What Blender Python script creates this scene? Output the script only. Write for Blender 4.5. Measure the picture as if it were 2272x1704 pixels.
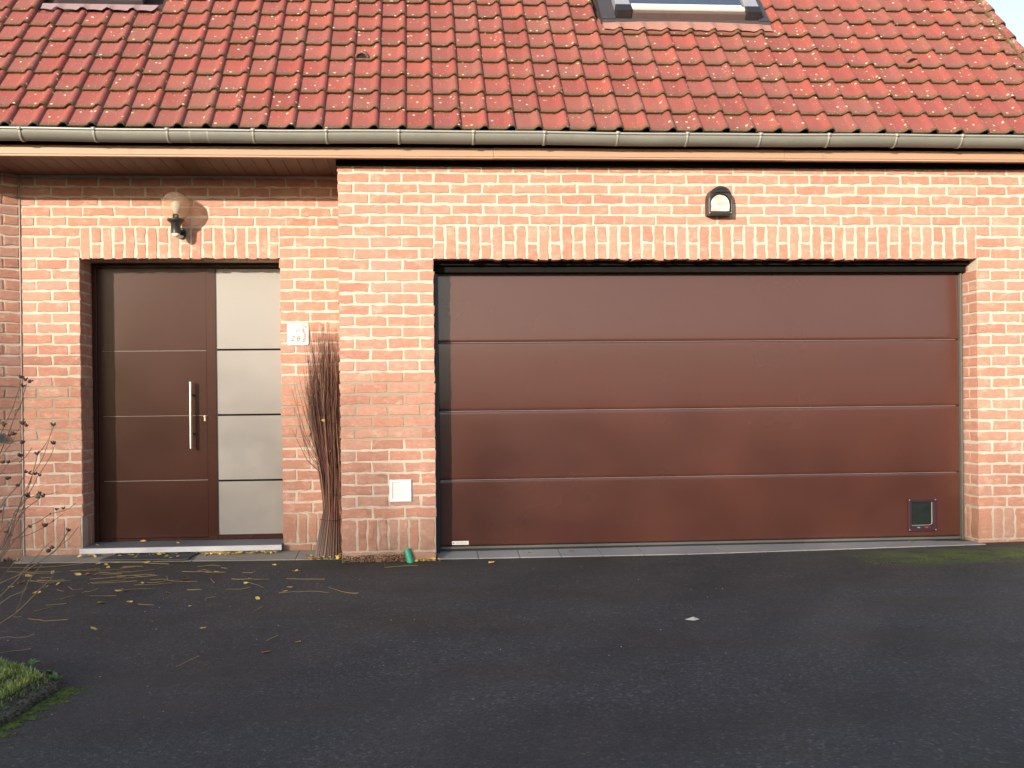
import bpy, bmesh, math, random
import numpy as np
from mathutils import Vector, Matrix
random.seed(7); rng = np.random.default_rng(7)
R = math.radians
scene = bpy.context.scene
col = scene.collection
for o in list(bpy.data.objects): bpy.data.objects.remove(o)

# ------------------------------------------------------------------ camera, sky, sun, exposure
CAM = Vector((0.5521, -7.1278, 1.1254))
CR = Vector((0.997659, -0.067519, -0.010849)); CU = Vector((0.011128, 0.003751, 0.999931)); CF = CR.cross(CU) * -1
CF = Vector((0.067473, 0.997711, -0.004493))
cd = bpy.data.cameras.new('camera'); cam = bpy.data.objects.new('camera', cd); col.objects.link(cam)
cam.matrix_world = Matrix(((CR.x, CU.x, -CF.x, CAM.x), (CR.y, CU.y, -CF.y, CAM.y), (CR.z, CU.z, -CF.z, CAM.z), (0, 0, 0, 1)))
FPX = 2171.69
cd.sensor_fit = 'HORIZONTAL'; cd.sensor_width = 36.0; cd.lens = FPX / 2272 * 36
cd.shift_x = 64.79 / 2272; cd.shift_y = 58.29 / 2272
cd.clip_start = 0.05; cd.clip_end = 2000
scene.camera = cam

LDIR = Vector((0.62, 1.0, -0.26)).normalized()      # the way the sunlight travels
SUN_EL = math.asin(-LDIR.z); SUN_AZ = math.atan2(-LDIR.x, -LDIR.y)
w = bpy.data.worlds.new('World'); scene.world = w; w.use_nodes = True
nt = w.node_tree; bg = nt.nodes['Background']
sky = nt.nodes.new('ShaderNodeTexSky'); sky.sky_type = 'NISHITA'; sky.sun_disc = False
sky.sun_elevation = SUN_EL; sky.sun_rotation = SUN_AZ % (2 * math.pi)
sky.air_density = 1.0; sky.dust_density = 1.2; sky.ozone_density = 1.0
bg.inputs[1].default_value = 0.10
tc = nt.nodes.new('ShaderNodeTexCoord'); sx = nt.nodes.new('ShaderNodeSeparateXYZ'); nt.links.new(tc.outputs['Generated'], sx.inputs[0])
mr = nt.nodes.new('ShaderNodeMapRange'); mr.interpolation_type = 'SMOOTHSTEP'; nt.links.new(sx.outputs[2], mr.inputs[0])
for _i, _v in enumerate((.75, 0.0, 0.0, 1.0)): mr.inputs[_i + 1].default_value = _v      # pale winter haze, thickest at the horizon
hz = nt.nodes.new('ShaderNodeMix'); hz.data_type = 'RGBA'; hz.blend_type = 'ADD'; nt.links.new(mr.outputs[0], hz.inputs['Factor']); nt.links.new(sky.outputs[0], hz.inputs[6]); hz.inputs[7].default_value = (1.5, 1.42, 1.35, 1)
nt.links.new(hz.outputs[2], bg.inputs[0])
sd = bpy.data.lights.new('sun', 'SUN'); so = bpy.data.objects.new('sun', sd); col.objects.link(so)
sd.energy = 2.35; sd.angle = R(0.6); sd.color = (1.0, 0.865, 0.715)
so.rotation_euler = LDIR.to_track_quat('-Z', 'Y').to_euler(); so.location = (-10, -16, 8)
scene.view_settings.view_transform = 'Standard'; scene.view_settings.look = 'None'
scene.view_settings.exposure = 1.55; scene.view_settings.gamma = 1.0
scene.view_settings.use_curve_mapping = False
scene.render.resolution_x = 1024; scene.render.resolution_y = 768

def project(p):
    d = Vector(p) - CAM; b = d.dot(CF)
    return 1136 - 64.79 + FPX * d.dot(CR) / b, 852 + 58.29 - FPX * d.dot(CU) / b

# ------------------------------------------------------------------ object helpers
def link(name, me, m=None, parent=None, label=None, cat=None, group=None, kind=None):
    o = bpy.data.objects.new(name, me); col.objects.link(o)
    if m is not None and me is not None and not me.materials: me.materials.append(m)
    if parent is not None: o.parent = parent
    if label: o['label'] = label
    if cat: o['category'] = cat
    if group: o['group'] = group
    if kind: o['kind'] = kind
    return o
def empty(name, loc, label, cat, group=None):
    o = link(name, None, None, None, label, cat, group); o.location = loc; o.empty_display_size = .1
    return o
class MB:
    """collects vertices and faces for one mesh"""
    def __init__(s): s.v = []; s.f = []; s.uv = []; s.tone = []; s.sm = []
    def add(s, vs, fs, uvs=None, tone=0.5, smooth=False):
        b = len(s.v); s.v += [tuple(v) for v in vs]
        for i, f in enumerate(fs):
            s.f.append(tuple(b + j for j in f)); s.tone.append(tone); s.sm.append(smooth)
            if uvs is not None: s.uv += [uvs[j] for j in f]
            else: s.uv += [(0, 0)] * len(f)
        return s
    def box(s, x0, x1, y0, y1, z0, z1, tone=.5):
        v = [(x0,y0,z0),(x1,y0,z0),(x1,y1,z0),(x0,y1,z0),(x0,y0,z1),(x1,y0,z1),(x1,y1,z1),(x0,y1,z1)]
        return s.add(v, [(0,3,2,1),(4,5,6,7),(0,1,5,4),(1,2,6,5),(2,3,7,6),(3,0,4,7)], tone=tone)
    def tube(s, pts, rad, n=8, cap=True, smooth=True):
        pts = [Vector(p) for p in pts]; rs = rad if isinstance(rad, (list, tuple)) else [rad] * len(pts)
        rings = []; prev = None
        for i, p in enumerate(pts):
            a = pts[min(i + 1, len(pts) - 1)] - pts[max(i - 1, 0)]; a.normalize()
            if prev is None:
                u = a.orthogonal().normalized()
            else:
                u = (prev - a * prev.dot(a))
                u = u.normalized() if u.length > 1e-6 else a.orthogonal().normalized()
            prev = u; w_ = a.cross(u)
            rings.append([p + (u * math.cos(2 * math.pi * k / n) + w_ * math.sin(2 * math.pi * k / n)) * rs[i] for k in range(n)])
        vs = [q for r in rings for q in r]; fs = []
        for i in range(len(pts) - 1):
            for k in range(n):
                fs.append((i*n+k, i*n+(k+1) % n, (i+1)*n+(k+1) % n, (i+1)*n+k))
        s.add(vs, fs, smooth=smooth)
        if cap:
            s.add(rings[0], [tuple(range(n))[::-1]]); s.add(rings[-1], [tuple(range(n))])
        return s
    def lathe(s, c, prof, n=24, smooth=True):
        """prof: list of (radius, z) about a vertical axis at c"""
        vs = []; fs = []
        for r_, z_ in prof:
            for k in range(n):
                a = 2 * math.pi * k / n; vs.append((c[0] + r_ * math.cos(a), c[1] + r_ * math.sin(a), c[2] + z_))
        for i in range(len(prof) - 1):
            for k in range(n): fs.append((i*n+k, i*n+(k+1) % n, (i+1)*n+(k+1) % n, (i+1)*n+k))
        return s.add(vs, fs, smooth=smooth)
    def xf(s, M):
        s.v = [tuple(M @ Vector(v)) for v in s.v]; return s
    def mesh(s, name):
        me = bpy.data.meshes.new(name); me.from_pydata(s.v, [], s.f); 
        at = me.attributes.new('tone', 'FLOAT', 'FACE'); at.data.foreach_set('value', s.tone)
        uvl = me.uv_layers.new(name='UVMap'); uvl.data.foreach_set('uv', np.array(s.uv, dtype=np.float32).ravel())
        me.polygons.foreach_set('use_smooth', s.sm); me.update()
        return me
    def build(s, name, m, parent=None, **k): return link(name, s.mesh(name), m, parent, **k)
def bevel(o, wdt=.003, seg=2):
    md = o.modifiers.new('bevel', 'BEVEL'); md.width = wdt; md.segments = seg; md.limit_method = 'ANGLE'; return o

# ------------------------------------------------------------------ material helpers
class NT:
    def __init__(s, name):
        s.m = bpy.data.materials.new(name); s.m.use_nodes = True; s.t = s.m.node_tree
        s.b = s.t.nodes['Principled BSDF']; s.g = None
    def n(s, t, **k):
        o = s.t.nodes.new(t)
        for a, v in k.items(): setattr(o, a, v)
        return o
    def l(s, a, b): s.t.links.new(a, b)
    def set(s, inp, v):
        i = s.b.inputs[inp]
        if hasattr(v, 'links') or isinstance(v, bpy.types.NodeSocket): s.l(v, i)
        else: i.default_value = v
    def pos(s):
        if s.g is None: s.g = s.n('ShaderNodeNewGeometry').outputs['Position']
        return s.g
    def val(s, x, i):
        if isinstance(x, bpy.types.NodeSocket): s.l(x, i)
        else: i.default_value = x
    def noise(s, scale, detail=4, rough=.6, vec=None, dist=0):
        o = s.n('ShaderNodeTexNoise'); o.inputs['Scale'].default_value = scale; o.inputs['Detail'].default_value = detail
        o.inputs['Roughness'].default_value = rough; o.inputs['Distortion'].default_value = dist
        s.l(vec or s.pos(), o.inputs['Vector']); return o.outputs['Fac']
    def mapv(s, scale=(1, 1, 1), loc=(0, 0, 0), vec=None):
        o = s.n('ShaderNodeMapping'); o.inputs['Scale'].default_value = scale; o.inputs['Location'].default_value = loc
        s.l(vec or s.pos(), o.inputs['Vector']); return o.outputs[0]
    def vor(s, scale, vec=None, out='Distance', rnd=1.0):
        o = s.n('ShaderNodeTexVoronoi'); o.inputs['Scale'].default_value = scale; o.inputs['Randomness'].default_value = rnd
        s.l(vec or s.pos(), o.inputs['Vector']); return o.outputs[out]
    def ramp(s, x, pts, interp='LINEAR'):
        o = s.n('ShaderNodeValToRGB'); o.color_ramp.interpolation = interp; e = o.color_ramp.elements
        while len(e) < len(pts): e.new(.5)
        for k, (p, c) in enumerate(pts):
            e[k].position = p; e[k].color = (c[0], c[1], c[2], 1) if hasattr(c, '__len__') else (c, c, c, 1)
        s.val(x, o.inputs[0]); return o.outputs[0]
    def mix(s, f, a, b, mode='MIX'):
        o = s.n('ShaderNodeMix', data_type='RGBA', blend_type=mode)
        s.val(f, o.inputs['Factor'])
        for x, i in ((a, o.inputs[6]), (b, o.inputs[7])):
            if isinstance(x, bpy.types.NodeSocket): s.l(x, i)
            else: i.default_value = (x[0], x[1], x[2], 1)
        return o.outputs[2]
    def math(s, op, a, b=0, c=None):
        o = s.n('ShaderNodeMath', operation=op); s.val(a, o.inputs[0]); s.val(b, o.inputs[1])
        if c is not None: s.val(c, o.inputs[2])
        return o.outputs[0]
    def attr(s, name='tone'):
        return s.n('ShaderNodeAttribute', attribute_name=name).outputs['Fac']
    def sep(s, v=None):
        o = s.n('ShaderNodeSeparateXYZ'); s.l(v or s.pos(), o.inputs[0]); return o.outputs
    def range(s, x, a, b, c=0, d=1):
        o = s.n('ShaderNodeMapRange'); s.val(x, o.inputs[0])
        for k, v in enumerate((a, b, c, d)): o.inputs[k + 1].default_value = v
        return o.outputs[0]
    def bump(s, h, strength=.5, dist=.002):
        o = s.n('ShaderNodeBump'); o.inputs['Strength'].default_value = strength; o.inputs['Distance'].default_value = dist
        s.l(h, o.inputs['Height']); s.l(o.outputs[0], s.b.inputs['Normal'])
def simple(name, c, rough=.6, metal=0, spec=.5, var=0, scale=8, bump=0, bscale=60):
    t = NT(name); t.set('Roughness', rough); t.set('Metallic', metal); t.set('Specular IOR Level', spec)
    if var:
        n_ = t.noise(scale, 5); t.set('Base Color', t.mix(n_, tuple(x * (1 - var) for x in c), tuple(x * (1 + var) for x in c)))
    else: t.set('Base Color', (*c, 1))
    if bump: t.bump(t.noise(bscale, 4), bump, .002)
    return t.m
M = {}
# brick: per-piece tone, fine folds of the clay, lime smears
t = NT('brick_clay'); tone = t.attr()
base = t.ramp(tone, [(0, (.37, .180, .13)), (.18, (.43, .215, .150)), (.4, (.475, .235, .160)), (.62, (.44, .240, .180)), (.82, (.51, .29, .21)), (1, (.42, .26, .205))])
big = t.noise(1.3, 3); base = t.mix(t.math('MULTIPLY', big, .35), base, (.47, .24, .19))
n1 = t.noise(22, 6, .65, t.mapv((1, 1, 2.2))); base = t.mix(t.ramp(n1, [(.32, .0), (.55, .55), (.75, 1)]), t.mix(.28, base, (.30, .10, .07)), t.mix(.22, base, (.62, .40, .30)))
sm = t.math('MULTIPLY', t.ramp(t.noise(9, 6, .7, t.mapv((1, 1, 1.6), (4, 2, 7))), [(.52, 0), (.66, 1)]), t.ramp(t.noise(60, 4, .7), [(.35, .1), (.65, .9)]))
base = t.mix(t.math('MULTIPLY', sm, .8), base, (.64, .47, .36))
speck = t.ramp(t.vor(170), [(.09, 1), (.16, 0)]); base = t.mix(t.math('MULTIPLY', speck, .5), base, (.16, .05, .035))
z = t.sep()[2]
gr = t.math('MULTIPLY', t.range(z, .34, .02), t.ramp(t.noise(5, 5, .7), [(.35, .1), (.7, .75)])); base = t.mix(gr, base, (.20, .13, .085))
dr = t.math('MULTIPLY', t.ramp(t.noise(3.0, 5, .7, t.mapv((2.2, 2.2, .35))), [(.5, 0), (.72, 1)]), .28); base = t.mix(dr, base, (.26, .15, .11))
t.set('Base Color', base); t.set('Roughness', .9); t.set('Specular IOR Level', .25)
fold = t.noise(34, 6, .7, t.mapv((.7, 1, 2.0)), 1.2); t.bump(t.math('ADD', fold, t.math('MULTIPLY', t.noise(220, 3), .3)), .9, .004)
M['brick'] = t.m
# mortar
t = NT('mortar'); n_ = t.noise(6, 5, .7); c = t.mix(n_, (.52, .44, .36), (.64, .56, .47))
px, py, z = t.sep()
band = t.math('MULTIPLY', t.ramp(t.math('ADD', z, t.math('MULTIPLY', t.noise(3, 3), .06)), [(0, 0), (1, 1)]), 1)
old = t.math('MULTIPLY', t.math('MULTIPLY', t.range(z, .86, .90), t.range(z, 1.38, 1.33)), t.range(px, 2.0, 1.5))
c = t.mix(t.math('MULTIPLY', old, .85), c, (.30, .25, .18))
low = t.math('MULTIPLY', t.range(z, .45, .05), t.ramp(t.noise(7, 5, .7), [(.3, .2), (.7, 1)])); c = t.mix(t.math('MULTIPLY', low, .8), c, (.24, .20, .13))
c = t.mix(t.math('MULTIPLY', t.ramp(t.noise(90, 3, .8), [(.4, 0), (.7, 1)]), .35), c, (.40, .33, .25))
t.set('Base Color', c); t.set('Roughness', .95); t.set('Specular IOR Level', .1); t.bump(t.noise(45, 6, .75), 1, .006); M['mortar'] = t.m
# roof tile
t = NT('roof_tile_clay'); tone = t.attr(); uv = t.n('ShaderNodeUVMap').outputs[0]; U_, V_, _ = t.sep(uv)
base = t.ramp(tone, [(0, (.235, .058, .048)), (.3, (.29, .067, .053)), (.55, (.33, .082, .059)), (.8, (.27, .075, .066)), (1, (.26, .087, .066))])
purple = t.ramp(t.noise(7, 4, .6), [(.42, 0), (.62, 1)]); pl = t.math('MULTIPLY', t.math('MULTIPLY', purple, t.range(V_, .75, .1)), t.range(U_, .75, .6))
base = t.mix(t.math('MULTIPLY', pl, .75), base, (.20, .075, .085))
px, py, pz = t.sep()
base = t.mix(t.math('MULTIPLY', t.ramp(t.noise(1.1, 3), [(.4, 0), (.65, 1)]), .4), base, (.25, .065, .06))
moss = t.math('MULTIPLY', t.range(t.math('ADD', V_, t.math('MULTIPLY', t.noise(70, 4, .7), .09)), .20, .11), t.ramp(t.noise(26, 4, .7), [(.3, .7), (.5, 1)]))
base = t.mix(moss, base, t.mix(t.ramp(t.noise(150, 3), [(.4, 0), (.65, 1)]), (.065, .047, .022), (.17, .125, .055)))
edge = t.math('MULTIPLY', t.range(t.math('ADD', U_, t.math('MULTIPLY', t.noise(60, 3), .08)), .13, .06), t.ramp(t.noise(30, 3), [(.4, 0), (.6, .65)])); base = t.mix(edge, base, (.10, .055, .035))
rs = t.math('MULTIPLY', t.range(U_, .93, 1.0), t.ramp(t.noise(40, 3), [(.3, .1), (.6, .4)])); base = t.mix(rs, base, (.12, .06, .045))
gm = t.math('MULTIPLY', t.ramp(t.noise(34, 5, .75), [(.52, 0), (.68, 1)]), t.range(U_, .72, .5)); base = t.mix(t.math('MULTIPLY', gm, .6), base, (.20, .13, .08)); gm2 = t.ramp(t.noise(2.6, 6, .75), [(.4, 0), (.7, 1)]); base = t.mix(t.math('MULTIPLY', gm2, .38), base, (.25, .13, .10))
sp = t.math('MULTIPLY', t.ramp(t.vor(21), [(.0, 1), (.17, 1), (.21, 0)]), t.ramp(t.vor(21, out='Color'), [(.62, 0), (.66, 1)]))
spc = t.mix(t.ramp(t.noise(13, 2), [(.56, 0), (.6, 1)]), (.66, .58, .42), (.52, .34, .09)); base = t.mix(sp, base, spc)
sp2 = t.math('MULTIPLY', t.ramp(t.vor(58), [(.15, 1), (.22, 0)]), t.ramp(t.vor(58, out='Color'), [(.72, 0), (.76, 1)])); base = t.mix(t.math('MULTIPLY', sp2, .8), base, (.58, .48, .33))
lich = t.math('MULTIPLY', t.math('MULTIPLY', t.range(px, 5.1, 5.45), t.range(pz, 3.7, 4.0)), t.ramp(t.noise(20, 5, .7), [(.55, 0), (.66, .7)])); base = t.mix(lich, base, (.36, .33, .20))
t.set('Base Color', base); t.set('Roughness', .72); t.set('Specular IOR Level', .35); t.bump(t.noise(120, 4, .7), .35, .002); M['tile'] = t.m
# asphalt
t = NT('asphalt'); px, py, pz = t.sep()
gr1 = t.vor(95, out='Color'); g = t.ramp(t.n('ShaderNodeSeparateColor').outputs[0], [(0, 0), (1, 1)]) if False else gr1
sc = t.n('ShaderNodeSeparateColor'); t.l(gr1, sc.inputs[0])
base = t.ramp(sc.outputs[0], [(0, (.037, .037, .038)), (.4, (.050, .050, .052)), (.85, (.067, .067, .070)), (.96, (.09, .09, .09)), (1, (.14, .135, .13))])
br = t.ramp(t.noise(.75, 4, .6, t.mapv((1, 2.6, 1))), [(.42, 0), (.68, 1)]); base = t.mix(t.math('MULTIPLY', br, .6), base, (.052, .038, .032))
base = t.mix(t.math('MULTIPLY', t.ramp(t.noise(2.3, 5), [(.45, 0), (.7, 1)]), .35), base, (.022, .021, .022))
st_ = t.ramp(t.noise(.33, 5, .65, t.mapv((1, 1.8, 1), (3, 9, 0))), [(.38, 0), (.62, 1)]); base = t.mix(t.math('MULTIPLY', st_, .30), base, (.062, .060, .060)); cr = t.math('MULTIPLY', t.ramp(t.noise(9, 6, .8), [(.60, 0), (.70, .5)]), t.range(py, -.9, -.1)); base = t.mix(cr, base, (.07, .062, .052))
mz = t.math('MULTIPLY', t.math('MULTIPLY', t.range(py, -.98, -.62), t.range(py, -.12, -.38)), t.range(px, 3.5, 4.1))
mo = t.math('MULTIPLY', mz, t.ramp(t.noise(4.5, 6, .75, t.mapv((1, 1.6, 1))), [(.36, 0), (.54, 1)])); mo = t.math('MULTIPLY', mo, t.ramp(t.noise(90, 3, .8), [(.35, .25), (.6, 1)]))
base = t.mix(t.math('MULTIPLY', mo, .85), base, (.13, .18, .018))
m2 = t.math('MULTIPLY', t.math('MULTIPLY', t.range(px, -.35, -1.0), t.range(py, -1.8, -2.6)), t.ramp(t.noise(6, 6, .8), [(.56, 0), (.66, .5)])); base = t.mix(m2, base, (.03, .075, .04))
wl = t.math('MULTIPLY', t.range(py, -.28, .0), t.ramp(t.noise(9, 5, .7), [(.45, 0), (.65, .6)])); base = t.mix(wl, base, (.05, .055, .03))
t.set('Base Color', base); t.set('Roughness', .88); t.set('Specular IOR Level', .3)
h = t.math('ADD', t.math('MULTIPLY', t.vor(150), .6), t.math('MULTIPLY', t.noise(40, 4), .8)); t.bump(h, .8, .004); M['asphalt'] = t.m
# painted door skins
t = NT('brown_door_skin'); n_ = t.noise(2.2, 3); t.set('Base Color', t.mix(n_, (.070, .0245, .0175), (.078, .028, .020))); t.set('Roughness', t.ramp(t.noise(1.4, 3), [(.3, .22), (.7, .28)])); t.set('Specular IOR Level', .62)
t.bump(t.noise(190, 2, .5), .10, .0012); M['doorskin'] = t.m
t = NT('brown_entrance_skin'); n_ = t.noise(2.2, 3); base = t.mix(n_, (.043, .015, .011), (.048, .017, .0125))
scr = t.math('MULTIPLY', t.ramp(t.noise(16, 6, .8, t.mapv((1, 1, .6), (1, 0, 3))), [(.66, 0), (.72, .35)]), 1); base = t.mix(scr, base, (.16, .11, .09))
t.set('Base Color', base); t.set('Roughness', .22); t.set('Specular IOR Level', .32); t.bump(t.noise(300, 3), .08, .001); M['entskin'] = t.m
t = NT('frosted_glass'); t.set('Base Color', (.27, .255, .24, 1)); t.set('Roughness', .30); t.set('Specular IOR Level', .5); t.bump(t.noise(500, 2), .1, .0005); M['frost'] = t.m
M['peach'] = simple('peach_reflection', (.40, .285, .215), .3, var=.08, scale=3)  # unused colour, meant as a warm reflection painted on the glass
M['dark'] = simple('black_rubber', (.012, .013, .017), .5)
M['seal'] = simple('dark_blue_seal', (.016, .02, .032), .45)
M['greyseal'] = simple('grey_rubber_strip', (.10, .10, .085), .5, var=.2)
M['steel'] = simple('brushed_steel', (.55, .55, .55), .28, 1.0)
M['inlay'] = simple('dull_aluminium_line', (.38, .34, .31), .5); M['brass'] = simple('brass', (.75, .60, .34), .35, .8)
M['zinc'] = simple('weathered_zinc', (.215, .215, .185), .5, .1, var=.22, scale=5, bump=.15, bscale=30)
M['zincrim'] = simple('zinc_rim', (.36, .36, .34), .4, .3, var=.12)
M['bracket'] = simple('bracket_metal', (.36, .355, .31), .45, .3, var=.15, scale=30)
t = NT('fascia_paint'); n_ = t.noise(4, 5, .6, t.mapv((.4, 1, 3))); base = t.mix(n_, (.35, .21, .135), (.43, .27, .175)); kn = t.ramp(t.vor(3.1, t.mapv((1, 1, .7))), [(.06, 1), (.1, 0)]); base = t.mix(t.math('MULTIPLY', t.math('MULTIPLY', kn, t.ramp(t.noise(40, 3), [(.45, 0), (.6, 1)])), .5), base, (.22, .11, .08))
t.set('Base Color', base); t.set('Roughness', .55); t.bump(t.noise(30, 4, .6, t.mapv((.1, 1, 2))), .3, .002); M['fascia'] = t.m
M['soffit'] = simple('brown_soffit_board', (.11, .055, .03), .55, var=.15, scale=6)
M['black'] = simple('black_plastic', (.022, .024, .022), .38); M['matteblack'] = simple('matte_black', (.010, .009, .008), .8, spec=.1)
M['darkmetal'] = simple('dark_grey_metal', (.024, .024, .026), .4, .1, var=.1)
M['white'] = simple('white_plastic', (.80, .78, .77), .45)
M['bulb'] = simple('white_bulb_glass', (.82, .78, .68), .25)
t = NT('amber_globe'); t.set('Base Color', (.97, .92, .84, 1)); t.set('Roughness', .04); t.set('IOR', 1.12); t.set('Transmission Weight', .95); M['globe'] = t.m
t = NT('window_glass'); t.set('Base Color', (.055, .075, .11, 1)); t.set('Roughness', .03); t.set('Metallic', .0); t.set('IOR', 2.1); M['glass'] = t.m
M['concrete'] = simple('pale_concrete', (.24, .225, .20), .9, var=.2, scale=12, bump=.4, bscale=60)
M['sillstone'] = simple('blue_stone', (.155, .16, .18), .6, var=.2, scale=5, bump=.1)
M['stoneedge'] = simple('light_stone_edge', (.55, .55, .58), .6, var=.06)
M['silltile'] = simple('grey_sill_tile', (.28, .275, .28), .6, var=.12, scale=3)
M['mat'] = simple('doormat_rubber', (.035, .038, .043), .8, var=.2, bump=.5, bscale=150)
M['matedge'] = simple('doormat_edge', (.075, .085, .085), .7)
M['lead'] = simple('lead_flashing', (.06, .055, .062), .5, .2, var=.15, bump=.2, bscale=25)
M['apron'] = simple('pink_painted_apron', (.33, .17, .135), .6, var=.08, scale=5, bump=.15)
M['lilac'] = simple('lilac_grey_apron', (.28, .19, .20), .6, var=.14, scale=12, bump=.2)
M['cream'] = simple('cream_rail', (.72, .66, .52), .5, var=.1, scale=20)
M['brownrail'] = simple('dark_brown_rail', (.11, .08, .075), .5, var=.2, scale=20)
M['lightgrey'] = simple('light_grey_cladding', (.30, .31, .35), .45, .2, var=.1)
M['green'] = simple('green_plastic_pipe', (.03, .33, .20), .5, var=.25, scale=60, bump=.6, bscale=90)
t = NT('moss'); c = t.mix(t.ramp(t.noise(24, 4, .7), [(.35, 0), (.62, 1)]), (.035, .040, .010), (.10, .15, .014)); c = t.mix(t.ramp(t.noise(80, 3, .7), [(.5, 0), (.66, .8)]), c, (.045, .035, .018)); t.set('Base Color', c); t.set('Roughness', .95); M['mossgreen'] = t.m
M['mossbrown'] = simple('roof_moss', (.075, .058, .022), .95, var=.5, scale=60)
M['dirt'] = simple('soil', (.05, .038, .024), .95, var=.3, scale=20, bump=.8, bscale=40)
t = NT('mossy_kerb_concrete'); c = t.mix(t.noise(30, 5, .7), (.11, .10, .085), (.24, .22, .19)); c = t.mix(t.ramp(t.noise(17, 6, .75), [(.44, 0), (.60, .95)]), c, (.055, .065, .016)); c = t.mix(t.ramp(t.noise(70, 4, .75), [(.5, 0), (.64, .8)]), c, (.035, .028, .018)); t.set('Base Color', c); t.set('Roughness', .95); t.bump(t.noise(55, 6, .75), 1, .02); M['kerb'] = t.m
t = NT('grass_blade'); tone = t.attr(); t.set('Base Color', t.ramp(tone, [(0, (.12, .19, .03)), (.6, (.22, .28, .06)), (1, (.42, .36, .14))])); t.set('Roughness', .6); M['grass'] = t.m
t = NT('yellow_leaf'); n_ = t.noise(60, 4); t.set('Base Color', t.mix(n_, (.60, .38, .06), (.75, .60, .18))); t.set('Roughness', .6); M['leafy'] = t.m
M['leafo'] = simple('orange_leaf', (.34, .12, .03), .6, var=.3, scale=50)
t = NT('straw_stick'); px = t.noise(14, 3); t.set('Base Color', t.mix(px, (.42, .30, .09), (.22, .13, .05))); t.set('Roughness', .6); M['straw'] = t.m
M['stem'] = simple('bare_stem_bark', (.12, .085, .065), .8, var=.35, scale=30)
M['pod'] = simple('dry_seed_pod', (.085, .045, .03), .75, var=.5, scale=60)
M['podlip'] = simple('pale_pod_scale', (.33, .26, .12), .7, var=.3, scale=60)
t = NT('broom_twigs'); tone = t.attr(); px, py, pz = t.sep()
bs = t.ramp(tone, [(0, (.03, .010, .009)), (.35, (.085, .028, .019)), (.6, (.15, .048, .028)), (.85, (.22, .11, .06)), (1, (.36, .25, .17))]); bs = t.mix(t.math('MULTIPLY', t.range(pz, .32, .05), .6), bs, (.22, .17, .14)); t.set('Base Color', bs); t.set('Roughness', .55); M['twig'] = t.m
M['twine'] = simple('dark_wire_tie', (.05, .03, .02), .6)
M['ceramic'] = simple('white_ceramic', (.62, .60, .57), .15)
M['greypaint'] = simple('grey_glaze', (.07, .09, .09), .3)
M['greenpaint'] = simple('olive_glaze', (.10, .12, .03), .3)
M['pinkpaint'] = simple('pink_glaze', (.34, .04, .12), .3)
M['palepink'] = simple('pale_pink_glaze', (.48, .16, .22), .3)
M['sticker'] = simple('white_sticker', (.80, .78, .74), .4)
M['ink'] = simple('grey_ink', (.25, .22, .22), .5)
M['red'] = simple('red_lever', (.45, .03, .02), .4); M['teal'] = simple('teal_lever', (.03, .38, .28), .4)
M['catpane'] = simple('smoked_pane', (.018, .024, .022), .12, var=.5, scale=12)
M['purpleframe'] = simple('dark_plum_plastic', (.045, .018, .025), .35)
M['boxgrey'] = simple('slate_plastic', (.05, .06, .075), .5)
M['caulk'] = simple('blue_grey_sealant', (.36, .29, .25), .7)
M['bark'] = simple('tree_bark', (.09, .07, .05), .9, var=.3); 
t = NT('autumn_foliage'); tone = t.attr(); t.set('Base Color', t.ramp(tone, [(0, (.03, .026, .018)), (.6, (.05, .04, .025)), (1, (.08, .05, .028))])); t.set('Roughness', .7); M['foliage'] = t.m
M['render'] = simple('pale_render_wall', (.40, .36, .30), .9, var=.08); M['slate'] = simple('dark_roof', (.06, .05, .05), .8, var=.2)
M['underlay'] = simple('roof_underlay', (.05, .03, .025), .95)
M['pebble'] = simple('pale_pebble', (.45, .45, .40), .7, var=.2, scale=40)
M['weed'] = simple('weed_leaf', (.09, .17, .05), .6, var=.3, scale=60)

t = NT('ribbed_lens'); px, py, pz = t.sep(); t.set('Base Color', t.mix(t.ramp(t.noise(22, 3, .5, t.mapv((1, 1, 1.4))), [(.42, 0), (.6, 1)]), (.42, .36, .27), (.85, .80, .66))); t.set('Roughness', .15); M['lens'] = t.m

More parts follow.
